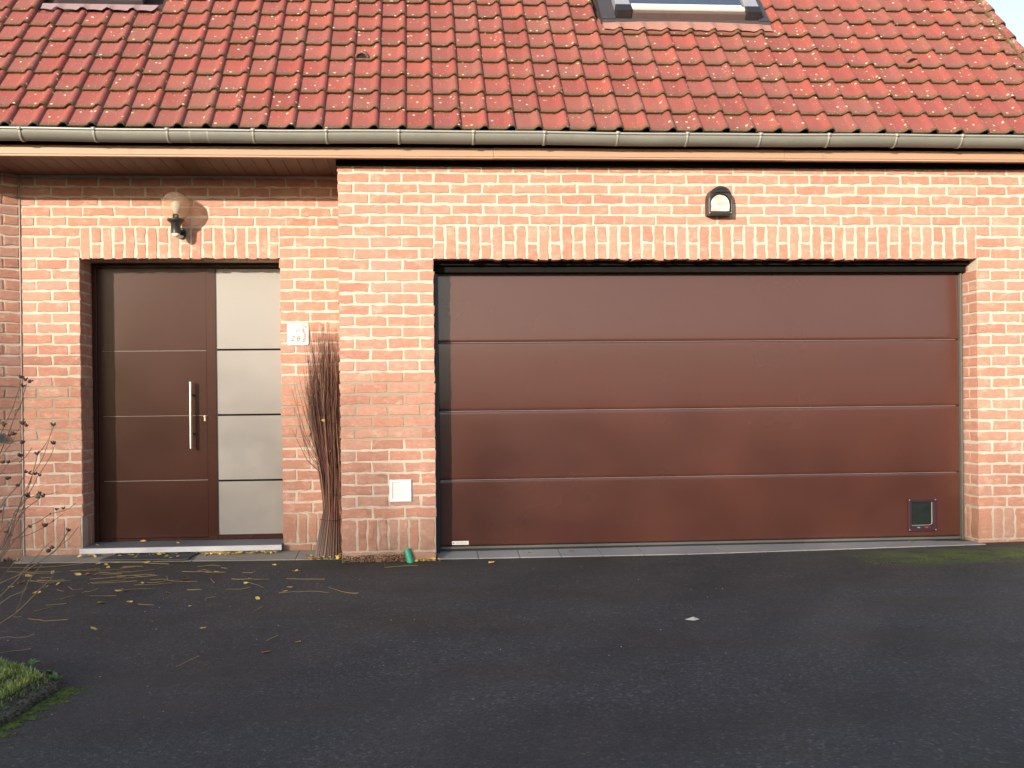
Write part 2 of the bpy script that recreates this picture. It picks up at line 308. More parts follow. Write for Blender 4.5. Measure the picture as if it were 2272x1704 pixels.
STRAWS=[[[-1.526,-0.225],[-1.418,-0.215],[-1.295,-0.129]],[[-1.643,-0.284],[-1.469,-0.294]],[[-1.618,-0.488],[-1.513,-0.443],[-1.406,-0.399]],[[-1.388,-0.46],[-1.204,-0.401]],[[-1.576,-0.617],[-1.372,-0.542]],[[-1.557,-0.652],[-1.418,-0.626],[-1.285,-0.587]],[[-1.324,-0.902],[-1.228,-0.884],[-1.101,-0.869]],[[-1.424,-1.086],[-1.266,-1.096]],[[-1.138,-0.422],[-1.081,-0.602],[-0.983,-0.653],[-0.884,-0.657]],[[-0.819,-0.557],[-0.759,-0.732]],[[-0.88,-0.948],[-0.786,-0.97]],[[-1.699,0.221],[-1.453,0.173],[-1.249,0.09]],[[-1.551,-0.043],[-1.474,-0.014],[-1.434,0.088]],[[-0.711,-1.248],[-0.661,-1.199]],[[-0.674,-0.605],[-0.553,-0.618],[-0.426,-0.641]],[[-0.317,-0.633],[-0.19,-0.661],[-0.057,-0.689]],[[-0.296,-1.12],[-0.177,-1.102],[-0.086,-1.097],[0.009,-1.158]],[[-0.008,-0.976],[0.075,-1.117],[0.132,-1.183],[0.188,-1.2]],[[-0.544,-0.738],[-0.48,-0.822],[-0.417,-0.935]],[[-0.644,-0.967],[-0.55,-0.969],[-0.499,-0.914]],[[-0.316,-0.323],[-0.258,-0.323]],[[-0.647,-0.353],[-0.575,-0.363]],[[-0.905,-0.3],[-0.767,-0.325]],[[-2.439,0.099],[-2.271,0.076],[-2.11,0.071],[-1.885,0.193]],[[-2.027,-0.461],[-1.886,-0.577],[-1.734,-0.513]],[[-2.01,-0.519],[-1.781,-0.493]],[[-1.973,-0.396],[-1.901,-0.376]],[[-1.59,-1.343],[-1.489,-1.301]],[[-1.571,-1.157],[-1.525,-1.057]],[[-1.55,-1.701],[-1.433,-1.771],[-1.323,-1.756]],[[-1.666,-0.752],[-1.6,-0.864],[-1.55,-0.832]],[[-1.512,-0.962],[-1.472,-0.93],[-1.453,-0.844]],[[-1.591,-1.51],[-1.533,-1.382]],[[-2.2,-0.172],[-1.993,-0.122]],[[-1.702,-0.851],[-1.64,-0.909]],[[-0.505,-2.791],[-0.445,-2.617]],[[-1.058,-1.373],[-0.956,-1.413]],[[-1.387,-2.454],[-1.272,-2.39]],[[-0.182,-2.353],[-0.14,-2.24]],[[-0.357,-1.636],[-0.329,-1.529]],[[0.318,-0.27],[0.488,-0.198],[0.551,-0.224]]]
LEAVES=[[-1.903,0.569,0.085,0,0.045],[-1.599,0.712,0.085,0,0.045],[-1.3,0.582,0.085,0,0.045],[-1.692,0.422,0.03,0,0.035],[-1.542,0.416,0.03,0,0.035],[-1.431,0.355,0.03,0,0.035],[-1.388,0.365,0.03,0,0.035],[-1.521,0.22,0.03,0,0.035],[-1.29,0.188,0.03,0,0.035],[-1.294,0.277,0.03,0,0.035],[-1.262,0.347,0.03,0,0.035],[-1.215,0.207,0.03,0,0.035],[-1.243,0.124,0.03,0,0.035],[-1.438,0.213,0,0,0.045],[-1.649,0.2,0,0,0.045],[-1.772,0.161,0,0,0.045],[-1.704,0.124,0,0,0.045],[-1.654,0.018,0,0,0.045],[-1.644,-0.32,0,0,0.045],[-1.227,-0.683,0,0,0.045],[-1.253,-0.941,0,0,0.045],[-1.302,-0.925,0,0,0.045],[-0.973,-1.036,0,0,0.045],[-0.835,-0.279,0,0,0.045],[-0.807,-0.143,0,0,0.045],[-1.155,0.175,0,0,0.045],[-1.129,-1.297,0,0,0.045],[-1.289,-1.304,0,0,0.045],[-1.634,-0.191,0,1,0.045],[-0.973,-0.594,0,1,0.045],[-0.478,-0.033,0,0,0.04],[-0.449,-0.026,0,0,0.04],[-0.287,-0.319,0,0,0.04],[-0.552,-0.758,0,0,0.04],[-0.254,-0.934,0,0,0.04],[-0.265,-1.065,0,0,0.04],[-0.396,-1.296,0,0,0.04],[-0.555,-0.602,0,0,0.04],[-2.179,0.015,0,0,0.05],[-2.092,-0.293,0,0,0.05],[-1.771,-0.274,0,0,0.05],[-1.77,-0.646,0,0,0.05],[-1.814,-0.734,0,0,0.05],[-1.818,-0.627,0,0,0.05],[-2.036,-0.719,0,0,0.05],[-1.788,-0.952,0,0,0.05],[-1.105,-1.995,0,0,0.05],[-1.287,-1.315,0,0,0.05],[-1.71,-0.267,0,1,0.05],[-2.443,0.149,0,1,0.05],[-2.017,-0.587,0,1,0.05],[-0.027,-2.387,0,0,0.04],[-0.552,-2.033,0,0,0.04],[-1.107,-1.994,0,0,0.04],[-0.749,-1.456,0,0,0.04],[-0.15,-2.591,0,1,0.04],[1.071,-0.194,0,0,0.05],[1.375,0.026,0.03,1,0.045],[1.677,0.023,0.03,1,0.045],[4.856,0.352,0.04,1,0.05]]
STEMS=[[0.003,[[-1.466,-2.4,0.813],[-1.385,-2.4,1.032],[-1.339,-2.4,1.137],[-1.307,-2.4,1.226],[-1.298,-2.4,1.27]]],[0.003,[[-1.391,-2.55,0.801],[-1.296,-2.55,1.026],[-1.269,-2.55,1.097],[-1.24,-2.55,1.159],[-1.213,-2.55,1.252]]],[0.002,[[-1.267,-2.55,1.099],[-1.267,-2.55,1.123],[-1.262,-2.55,1.137]]],[0.0025,[[-1.51,-2.35,0.787],[-1.361,-2.35,0.98],[-1.338,-2.35,1.021],[-1.32,-2.35,1.056]]],[0.003,[[-1.458,-2.45,0.296],[-1.333,-2.45,0.546],[-1.308,-2.45,0.606],[-1.278,-2.45,0.671],[-1.242,-2.45,0.797],[-1.208,-2.45,0.915],[-1.201,-2.45,0.927],[-1.156,-2.45,0.99],[-1.133,-2.45,1.053]]],[0.0028,[[-1.405,-2.6,0.348],[-1.297,-2.6,0.54],[-1.26,-2.6,0.623],[-1.223,-2.6,0.734],[-1.169,-2.6,0.841],[-1.126,-2.6,0.916],[-1.101,-2.6,0.987]]],[0.003,[[-1.463,-2.38,0.334],[-1.361,-2.38,0.563],[-1.322,-2.38,0.677],[-1.272,-2.38,0.74],[-1.233,-2.38,0.812],[-1.193,-2.38,0.873],[-1.154,-2.38,0.962]]],[0.003,[[-1.434,-2.5,0.554],[-1.36,-2.5,0.683],[-1.323,-2.5,0.732],[-1.278,-2.5,0.781],[-1.244,-2.5,0.835]]],[0.003,[[-1.34,-2.5,0.697],[-1.345,-2.5,0.667],[-1.351,-2.5,0.613]]],[0.0025,[[-1.467,-2.42,0.646],[-1.416,-2.42,0.797],[-1.391,-2.42,0.83],[-1.351,-2.42,0.882],[-1.304,-2.42,0.904]]],[0.0025,[[-1.397,-2.58,0.784],[-1.323,-2.58,0.969],[-1.287,-2.58,1.013]]],[0.002,[[-1.282,-2.55,0.657],[-1.216,-2.55,0.727],[-1.173,-2.55,0.741],[-1.122,-2.55,0.743],[-1.079,-2.55,0.755]]],[0.0025,[[-1.308,-2.45,0.606],[-1.263,-2.45,0.671],[-1.208,-2.45,0.713],[-1.183,-2.45,0.735]]],[0.0018,[[-1.292,-2.45,0.883],[-1.26,-2.45,0.913],[-1.232,-2.45,0.955]]],[0.002,[[-1.302,-2.4,0.891],[-1.298,-2.4,0.972],[-1.285,-2.4,1.003]]],[0.0045,[[-1.484,-2.5,0.221],[-1.415,-2.5,0.306],[-1.364,-2.5,0.337],[-1.272,-2.5,0.373],[-1.193,-2.5,0.427],[-1.118,-2.5,0.475],[-1.09,-2.5,0.516],[-1.058,-2.5,0.565]]],[0.004,[[-1.424,-2.6,0.172],[-1.323,-2.6,0.292],[-1.239,-2.6,0.376],[-1.199,-2.6,0.436]]],[0.003,[[-1.51,-2.4,0.219],[-1.405,-2.4,0.334],[-1.37,-2.4,0.379],[-1.331,-2.4,0.421]]],[0.003,[[-1.415,-2.62,0.186],[-1.315,-2.62,0.265],[-1.272,-2.62,0.295],[-1.212,-2.62,0.321],[-1.189,-2.62,0.364],[-1.152,-2.62,0.411],[-1.131,-2.62,0.435]]],[0.0042,[[-1.464,-2.55,0.093],[-1.396,-2.55,0.129],[-1.346,-2.55,0.162],[-1.308,-2.55,0.185],[-1.275,-2.55,0.205],[-1.261,-2.55,0.243],[-1.243,-2.55,0.294],[-1.226,-2.55,0.318]]],[0.0035,[[-1.275,-2.55,0.205],[-1.21,-2.55,0.269],[-1.155,-2.55,0.323],[-1.128,-2.55,0.347],[-1.108,-2.55,0.371]]],[0.004,[[-1.42,-2.65,0.098],[-1.305,-2.65,0.115],[-1.272,-2.65,0.121],[-1.236,-2.65,0.117],[-1.206,-2.65,0.12],[-1.183,-2.65,0.122],[-1.154,-2.65,0.132]]],[0.003,[[-1.288,-2.55,0.193],[-1.271,-2.55,0.188],[-1.251,-2.55,0.19]]],[0.0022,[[-1.193,-2.5,0.427],[-1.124,-2.5,0.475],[-1.055,-2.5,0.533],[-1.009,-2.5,0.588]]],[0.003,[[-1.488,-2.45,0.281],[-1.383,-2.45,0.438],[-1.314,-2.45,0.531],[-1.251,-2.45,0.59],[-1.21,-2.45,0.607],[-1.154,-2.45,0.645],[-1.071,-2.45,0.665],[-1.036,-2.45,0.693]]],[0.003,[[-1.518,-2.38,0.322],[-1.411,-2.38,0.492],[-1.348,-2.38,0.523],[-1.272,-2.38,0.543],[-1.215,-2.38,0.574],[-1.166,-2.38,0.605],[-1.12,-2.38,0.637]]],[0.002,[[-1.222,-2.6,0.403],[-1.172,-2.6,0.456],[-1.138,-2.6,0.497],[-1.091,-2.6,0.54]]],[0.003,[[-1.413,-2.62,0.397],[-1.313,-2.62,0.469],[-1.283,-2.62,0.516],[-1.262,-2.62,0.574],[-1.241,-2.62,0.665]]],[0.0035,[[-1.53,-2.35,0.389],[-1.442,-2.35,0.438],[-1.388,-2.35,0.556],[-1.355,-2.35,0.638]]],[0.0025,[[-1.362,-2.5,0.487],[-1.341,-2.5,0.539],[-1.32,-2.5,0.591],[-1.265,-2.5,0.653]]],[0.0025,[[-1.473,-2.4,0.467],[-1.402,-2.4,0.559],[-1.36,-2.4,0.601],[-1.315,-2.4,0.657]]]]
PODS=[[-1.25,-2.537,1.281],[-1.262,-2.482,1.283],[-1.251,-2.513,1.242],[-1.25,-2.471,1.27],[-1.23,-2.467,1.267],[-1.198,-2.568,1.258],[-1.314,-2.578,1.071],[-1.384,-2.429,1.074],[-1.241,-2.533,1.069],[-1.226,-2.538,1.06],[-1.15,-2.401,1.059],[-1.312,-2.495,1.016],[-1.329,-2.429,1.019],[-1.284,-2.494,1.136],[-1.123,-2.465,0.975],[-1.1,-2.553,0.978],[-1.205,-2.466,0.928],[-1.278,-2.424,0.843],[-1.237,-2.486,0.844],[-1.223,-2.447,0.835],[-1.197,-2.459,0.827],[-1.209,-2.568,0.744],[-1.262,-2.444,0.731],[-1.189,-2.474,0.742],[-1.175,-2.526,0.732],[-1.133,-2.574,0.743],[-1.35,-2.424,0.814],[-1.324,-2.495,0.816],[-1.296,-2.451,0.924],[-1.298,-2.422,0.917],[-1.338,-2.451,0.891],[-1.141,-2.414,0.665],[-1.072,-2.509,0.678],[-1.381,-2.436,0.661],[-1.276,-2.5,0.785],[-1.294,-2.412,0.978],[-1.374,-2.422,0.888],[-1.035,-2.562,0.581],[-1.21,-2.556,0.602],[-1.144,-2.541,0.601],[-1.162,-2.406,0.483],[-1.144,-2.501,0.479],[-1.164,-2.467,0.478],[-1.322,-2.526,0.577],[-1.322,-2.489,0.56],[-1.338,-2.511,0.443],[-1.319,-2.517,0.447],[-1.291,-2.475,0.438],[-1.131,-2.475,0.378]]

# ------------------------------------------------------------------ ground and garden bed
def gz(x, y): return .012 * min(max(0, x - .7), 5)
mb = MB(); xs = [-400, -60, -20, -8, -5] + [-4 + .5 * i for i in range(26)] + [12, 20, 60, 400]; ys = [-400, -120, -60, -30, -20, -14, -10] + [-8 + .5 * i for i in range(16)] + [0, .3, 1, 9, 60, 400]
vs = [(x, y, gz(x, y)) for y in ys for x in xs]; nx = len(xs)
mb.add(vs, [(j*nx+i, j*nx+i+1, (j+1)*nx+i+1, (j+1)*nx+i) for j in range(len(ys)-1) for i in range(nx-1)])
link('asphalt_driveway', mb.mesh('asphalt'), M['asphalt'], kind='structure')
mb = MB()
for x0, x1 in ((-2.43, -1.12), (-1.115, -.36), (-.355, 0.0)):
    yf = [.30 - .14 * ((x + 2.43) / 2.43) for x in (x0, x1)]
    mb.add([(x0, yf[0], -.02), (x1, yf[1], -.02), (x1, .5, -.02), (x0, .5, -.02), (x0, yf[0], .006), (x1, yf[1], .006), (x1, .5, .028), (x0, .5, .028)], [(0,3,2,1),(4,5,6,7),(0,1,5,4),(1,2,6,5),(2,3,7,6),(3,0,4,7)])
mb.build('concrete_strip', M['concrete'], kind='structure')
BED = [(-.93, -3.03), (-1.30, -2.70), (-2.3, -1.95), (-3.6, -1.3), (-5, -1.2), (-5, -6), (-1.25, -6), (-1.12, -4.4), (-.985, -3.46)]
mb = MB(); c0 = Vector((-1.9, -3.3, .06)); vs = [(c0.x, c0.y, .075)]
for k, s_, z_ in ((0, .55, .075), (1, .85, .06), (2, .97, .035), (3, 1.0, -.01)):
    for p in BED: vs.append((c0.x + (p[0] - c0.x) * s_, c0.y + (p[1] - c0.y) * s_, z_))
n = len(BED); fs = [(0, 1 + (i + 1) % n, 1 + i) for i in range(n)]
for k in range(3):
    for i in range(n): fs.append((1+k*n+i, 1+k*n+(i+1) % n, 1+(k+1)*n+(i+1) % n, 1+(k+1)*n+i))
mb.add(vs, [f[::-1] for f in fs], smooth=True); mb.build('garden_bed_soil', M['dirt'], kind='structure')
# kerb along the near edge
mb = MB(); K = [(-.90, -3.03), (-.925, -3.46), (-1.06, -4.4), (-1.19, -6)]
for i in range(3):
    a, b = Vector(K[i]), Vector(K[i + 1]); d = (b - a).normalized(); nn = Vector((d.y, -d.x)) 
    N = 14
    for k in range(N):
        p, q = a + (b - a) * (k / N), a + (b - a) * ((k + 1) / N)
        h0 = .022 + .003 * math.sin(2.3 * (i * N + k)); h1 = .022 + .003 * math.sin(2.3 * (i * N + k + 1)); wv0 = .050 + .003 * math.sin(1.7 * (i*N+k)); wv1 = .050 + .003 * math.sin(1.7 * (i*N+k+1))
        vs = [(p.x, p.y, -.02), (q.x, q.y, -.02), (q.x + nn.x*wv1*2, q.y + nn.y*wv1*2, -.02), (p.x + nn.x*wv0*2, p.y + nn.y*wv0*2, -.02),
              (p.x + nn.x*.012, p.y + nn.y*.012, h0), (q.x + nn.x*.012, q.y + nn.y*.012, h1), (q.x + nn.x*wv1*1.7, q.y + nn.y*wv1*1.7, h1+.006), (p.x + nn.x*wv0*1.7, p.y + nn.y*wv0*1.7, h0+.006)]
        mb.add(vs, [(0,3,2,1),(4,5,6,7),(0,1,5,4),(1,2,6,5),(2,3,7,6),(3,0,4,7)])
mb.build('bed_kerb', M['kerb'], label='old grey concrete kerb edging the grass bed', cat='kerb')
def inbed(x, y, s=.95):
    x = c0.x + (x - c0.x) / s; y = c0.y + (y - c0.y) / s; ins = False; j = n - 1
    for i in range(n):
        xi, yi = BED[i]; xj, yj = BED[j]
        if (yi > y) != (yj > y) and x < (xj - xi) * (y - yi) / (yj - yi) + xi: ins = not ins
        j = i
    return ins
mb = MB(); cnt = 0
while cnt < 42000:
    x = random.uniform(-1.75, -.90); y = random.uniform(-4.6, -2.3)
    if not inbed(x, y, .985): continue
    if math.sin(x * 9 + 1) * math.sin(y * 7) > .62: 
        if random.random() < .6: continue
    cnt += 1; h = random.uniform(.012, .034) * (1.3 if math.sin(x*4+y*3) > 0 else .9); a = random.uniform(0, 6.28); ln = random.uniform(0, .03); wd = random.uniform(.0012, .0022)
    z0 = .02 if not inbed(x, y, .96) else (.045 if not inbed(x, y, .85) else .062)
    dx, dy = math.cos(a), math.sin(a); p = Vector((x, y, z0))
    vs = [(x - dy*wd, y + dx*wd, z0), (x + dy*wd, y - dx*wd, z0), (x + dx*ln*.4 + dy*wd*.8, y + dy*ln*.4 - dx*wd*.8, z0 + h*.6), (x + dx*ln*.4 - dy*wd*.8, y + dy*ln*.4 + dx*wd*.8, z0 + h*.6), (x + dx*ln, y + dy*ln, z0 + h)]
    mb.add(vs, [(0,1,2,3),(3,2,4)], tone=random.random()**1.3)
mb.build('grass', M['grass'], label='short rough grass on the small bed', cat='grass', kind='stuff')
def clump(mb, x, y, z, r, flat=.6, tone=.5):
    vs = []
    for (a, b, c) in ((1,0,0),(-1,0,0),(0,1,0),(0,-1,0),(0,0,1),(0,0,-1)):
        k = r * random.uniform(.6, 1.2); vs.append((x + a*k, y + b*k, z + c*k*flat))
    mb.add(vs, [(0,2,4),(2,1,4),(1,3,4),(3,0,4),(2,0,5),(1,2,5),(3,1,5),(0,3,5)], tone=tone)
mb = MB()
for i in range(6500):
    k = random.random() ** .8; a = Vector((-.83, -3.05)).lerp(Vector((-.90, -3.75)), k)
    if math.sin(k * 23) < -.3 and random.random() < .7: continue
    d = abs(random.gauss(0, .028)) * (1.4 if k < .3 else .9); clump(mb, a.x - .050 + d * (1 + .5 * math.sin(k * 47)), a.y, .002, random.uniform(.0015, .0055))
mb.build('moss', M['mossgreen'], label='bright green moss along the kerb foot', cat='moss', kind='stuff')
mb = MB()
for i in range(2600):
    x = random.uniform(3.6, 5.3); y = random.gauss(-.62, .10) - .02 * math.sin(x * 5)
    if math.sin(x * 7) * math.sin(y * 17 + 2) < -.1 - .3 * (x > 4.6): continue
    clump(mb, x, y, gz(x, y) + .001, random.uniform(.002, .006), .5)
mb.build('moss', M['mossgreen'], label='thin green moss film on the asphalt before the right pier', cat='moss', kind='stuff')
mb = MB()
for i in range(700):
    x = random.uniform(.0, .46); y = -random.random() ** 2 * .02
    clump(mb, x, y - .004, random.random() ** 1.5 * .055, random.uniform(.002, .006), .8)
mb.build('moss', M['mossbrown'], label='dark moss growing on the foot of the middle pier', cat='moss', kind='stuff')

mb = MB()
for i in range(900):
    k = random.random(); a = Vector((-.90, -3.03)).lerp(Vector((-.93, -3.55)), k) if random.random() < .6 else Vector((-.90, -3.03)).lerp(Vector((-1.30, -2.70)), k)
    clump(mb, a.x + random.gauss(-.03, .03), a.y + random.gauss(.0, .025), random.uniform(0, .03), random.uniform(.002, .008), .7)
mb.build('soil_crumbs', M['dirt'], label='dark soil crumbs along the edge of the grass bed', cat='soil', kind='stuff')

# ------------------------------------------------------------------ the house
LINT = 2.195; LE = 2.278; XG0, XG1, XE0, XE1, XW = .687, 4.785, -1.99, -.487, -2.43
YE, TOP, XR = .5, 2.905, 5.42
house = empty('brick_house', (0, 0, 0), 'red brick house with tiled roof, brown front door and wide garage door', 'house')
def zr(n_):
    if n_ > 17: return LINT - .0813 * 17 - .083 * (n_ - 17)
    if n_ >= 0: return LINT - .0813 * n_
    if n_ >= -3: return LINT - .083 * n_
    return LINT + .249 + .0757 * (-3 - n_)
SOLD0, SOLD1 = .075, .315
# mortar bodies
O = .0045
def mortar(name, boxes, label=None):
    m_ = MB()
    for b in boxes: m_.box(*b)
    return m_.build(name, M['mortar'], house)
gw = mortar('garage_wall', [(O, XG0 - O, O, .36, -.02, TOP + .06), (XG1 + O, XR, O, .36, -.02, TOP + .06), (XG0 - O, XG1 + O, O, .36, LINT + O, TOP + .06)])
ew = mortar('entrance_wall', [(XW, XE0 - O, YE + O, .9, -.02, TOP + .06), (XE1 + O, .03, YE + O, .9, -.02, TOP + .06), (XE0 - O, XE1 + O, YE + O, .9, LE + O, TOP + .06), (O, .03, .36, YE + O, -.02, TOP + .06)])
OBA = math.radians(36.2); OBD = Vector((math.cos(OBA), math.sin(OBA))); OBL = YE / math.sin(OBA); XWF = XW - OBD.x * OBL
_m = MB(); _p = [(XW - .002, YE + .003), (XW - .002, .9), (-4.6, .9), (-4.6, O), (XWF - .002, O)]; _m.add([(x, y, -.02) for x, y in _p] + [(x, y, TOP + .06) for x, y in _p], [(4,3,2,1,0), (5,6,7,8,9)] + [(i, (i+1) % 5, 5 + (i+1) % 5, 5 + i) for i in range(5)])
ww = _m.build('wing_wall', M['mortar'], house)
gable = MB(); gable.add([(XR - .3, .36, -.02), (XR - .3, 8.4, -.02), (XR - .3, 8.4, 2.9), (XR - .3, 4.1, 7.6), (XR - .3, .36, 2.95)], [(0, 1, 2, 3, 4)])
gable.add([(XR, .37, -.02), (XR, 8.4, -.02), (XR, 8.4, 2.9), (XR, 4.1, 7.6), (XR, .37, 2.95)], [(0, 1, 2, 3, 4)]); gable.build('gable_wall', M['brick'], house)
# inner dark room box so that nothing shines through
ib = MB(); ib.box(-4.5, XR - .35, .95, 8.3, 0, 2.9); ib.build('inner_core', M['underlay'], house)

BC = {}
def brick_mesh(L, H, D, var):
    key = (round(L, 3), round(H, 3), round(D, 2), var)
    if key in BC: return BC[key]
    m_ = MB(); j = .0028
    per = []
    nx_ = max(2, int(L / .04)); nz_ = max(1, int(H / .035))
    for i in range(nx_): per.append((-L/2 + L*i/nx_, -H/2))
    for i in range(nz_): per.append((L/2, -H/2 + H*i/nz_))
    for i in range(nx_): per.append((L/2 - L*i/nx_, H/2))
    for i in range(nz_): per.append((-L/2, H/2 - H*i/nz_))
    per = [(x + random.gauss(0, j), z_ + random.gauss(0, j)) for x, z_ in per]; N = len(per)
    b = .0035; vs = []
    for x, z_ in per: vs.append((x * (1 - 2*b/L), random.uniform(-.0012, .0012), z_ * (1 - 2*b/H)))
    for x, z_ in per: vs.append((x, .003, z_))
    for x, z_ in per: vs.append((x, D, z_))
    vs.append((0, -.001 + random.uniform(-.001, .001), 0))
    fs = [(3*N, i, (i + 1) % N) for i in range(N)]
    for k in (0, 1):
        for i in range(N): fs.append((k*N+i, (k+1)*N+i, (k+1)*N+(i+1) % N, k*N+(i+1) % N))
    tn = [.02, .1, .2, .3, .38, .45, .5, .56, .62, .7, .78, .86, .93, 1.0][var % 14]
    m_.add(vs, fs, tone=tn); me = m_.mesh('brick'); me.materials.append(M['brick']); BC[key] = me
    return me
SPEC = []
ROT = {'ob': math.radians(36.2), 'y': 0, 'px': math.pi / 2, 'nx': -math.pi / 2}
def brick(wall, face, plane, a0, a1, z0, z1, D=.06):
    """a0..a1 runs along the wall (x for the front, y for returns)"""
    L, H = a1 - a0, z1 - z0
    if L < .02: return
    ca, cz = (a0 + a1) / 2, (z0 + z1) / 2 + random.gauss(0, .0012); off = random.uniform(-.0005, .0028)
    if face == 'y': loc = (ca, plane + off, cz)
    elif face == 'px': loc = (plane - off, ca, cz)
    elif face == 'ob': loc = (XW + OBD.x * ca - OBD.y * (-off + .0045), YE + OBD.y * ca + OBD.x * (off - .0045), cz); loc = (XW + OBD.x * ca + math.sin(OBA) * (.0045 - off), YE + OBD.y * ca - math.cos(OBA) * (.0045 - off), cz)
    else: loc = (plane + off, ca, cz)
    Mx = Matrix.Translation(loc) @ Matrix.Rotation(ROT[face], 4, 'Z') @ Matrix.Rotation(random.gauss(0, .004) * (.22 / max(L, .1)), 4, 'Y')
    me = brick_mesh(L, H, D, random.randrange(14))
    corners = [Mx @ Vector((sx*L/2, 0, sz*H/2)) for sx, sz in ((-1,-1),(1,-1),(1,1),(-1,1))]
    uvp = [project(c) for c in corners]
    ar = abs(sum(uvp[i][0]*uvp[(i+1) % 4][1] - uvp[(i+1) % 4][0]*uvp[i][1] for i in range(4))) / 2
    vis = all(-20 < u < 2292 and -20 < v < 1720 for u, v in uvp)
    SPEC.append((ar if vis else 0, wall, me, Mx))
G_ = .014; HJ = .0078
def rowz(n_): return zr(n_ + 1) + HJ, zr(n_) - HJ
def run(wall, face, plane, a0, a1, row, start_full, endD0=None, endD1=None):
    """a course from a0 to a1; corner bricks at either end can be deep"""
    z0, z1 = rowz(row); a = a0; first = True; P_ = .232
    nxt = .226 if start_full else .110
    while a < a1 - .015:
        e = min(a + nxt - G_ / 2 + .001, a1)
        if a1 - e < .045: e = a1
        D = .06
        if first and endD0: D = .105 if start_full else .205
        if e == a1 and endD1: D = .105 if (e - a) > .15 else .205
        jit = random.gauss(0, .0018) if e < a1 else 0
        brick(wall, face, plane, a, e + jit, z0, z1, D)
        a = e + G_ + jit; nxt = .226 ; first = False
def inset(x): return x
for r_ in range(-10, 23):
    full = (r_ % 2 == 0)
    zt = zr(r_)
    if zt > TOP + .03: continue
    # garage wall
    if r_ >= -3:
        run('g', 'y', 0, 0, XG0, r_, full, True, True)
        run('g', 'y', 0, XG1, XR, r_, full, True, False)
    else: run('g', 'y', 0, 0, XR, r_, full, True, False)
    # entrance wall
    if r_ >= -4:
        run('e', 'y', YE, XW + .006, XE0, r_, full, False, True)
        run('e', 'y', YE, XE1, .02, r_, full, True, False)
    else: run('e', 'y', YE, XW + .006, .02, r_, full)
    z0, z1 = rowz(r_)
    # wing: return wall and front
    t_ = .006; q_ = .226 if full else .110
    while t_ < OBL - .02:
        e_ = min(t_ + q_ - .006, OBL - .004); brick('w', 'ob', 0, -e_, -t_, z0, z1); t_ = e_ + G_; q_ = .226
    run('w', 'y', 0, -4.6, XWF - .004, r_, full)
    # pier side facing the entrance
    run('g', 'nx', 0, .115 if full else .215, YE - .004, r_, True)
    # jambs
    if r_ >= -1:
        d0 = YE + (.119 if full else .219)
        # last front brick of the left part: see its true length
        brick('e', 'px', XE0, d0, YE + .285, z0, z1)
    if r_ >= 0:
        brick('g', 'nx', XG1, .119 if full else .219 - .0, .24, z0, z1) if full else brick('g', 'nx', XG1, .219, .26, z0, z1)
        brick('g', 'px', XG0, .119 if full else .219, .26, z0, z1)
# soldier lintels
def soldiers(wall, plane, x0, x1, cnt_, zb, zt, first_half):
    P_ = (x1 - x0) / cnt_; wv = P_ - .0175
    for i in range(cnt_):
        a = x0 + P_ * i + .0175 / 2; b = a + wv; half = (i % 2 == 0) == first_half
        z0, z1 = zb + random.gauss(0, .0025), zt - HJ
        if half:
            m_ = (z0 + z1) / 2 + random.gauss(0, .002)
            brick(wall, 'y', plane, a, b, z0, m_ - .008, .1); brick(wall, 'y', plane, a, b, m_ + .008, z1, .1)
        else: brick(wall, 'y', plane, a, b, z0, z1, .1)
soldiers('g', 0, XG0, XG1, 48, LINT - .002, zr(-3), True)
soldiers('e', YE, XE0, XE1, 18, LE - .002, zr(-4), False)
# plinth soldiers and foot course
def plinth(wall, face, plane, a0, a1, wide0=True, wide1=True):
    a = a0; L = a1 - a0
    ws = []
    inner = L - (.105 + .014 if wide0 else 0) - (.105 + .014 if wide1 else 0)
    k = max(1, round(inner / .0815)); wv = inner / k - .0145
    if wide0: ws.append(.105)
    ws += [wv] * k
    if wide1: ws.append(.105)
    for i, q in enumerate(ws):
        D = .1 if (i in (0, len(ws) - 1)) else .06
        brick(wall, face, plane, a, min(a + q, a1), SOLD0 + .009, SOLD1 - HJ, D); a += q + .0145
    a = a0
    while a < a1 - .02:
        e = min(a + .22, a1); brick(wall, face, plane, a, e, .0 if face == 'y' else .0, SOLD0 - .007, .06); a = e + .012
plinth('g', 'y', 0, 0, XG0); plinth('g', 'y', 0, XG1, XR, True, False)
plinth('e', 'y', YE, XW + .006, XE0, False, True); plinth('e', 'y', YE, XE1, .02, True, False)
plinth('w', 'ob', 0, -OBL + .004, -.006, False, False); plinth('w', 'y', 0, -4.6, XWF - .004, False, False)
plinth('e', 'px', XE0, YE + .119, YE + .285, False, False); plinth('g', 'nx', XG1, .119, .245, False, False); plinth('g', 'nx', 0, .119, YE - .004, False, False)
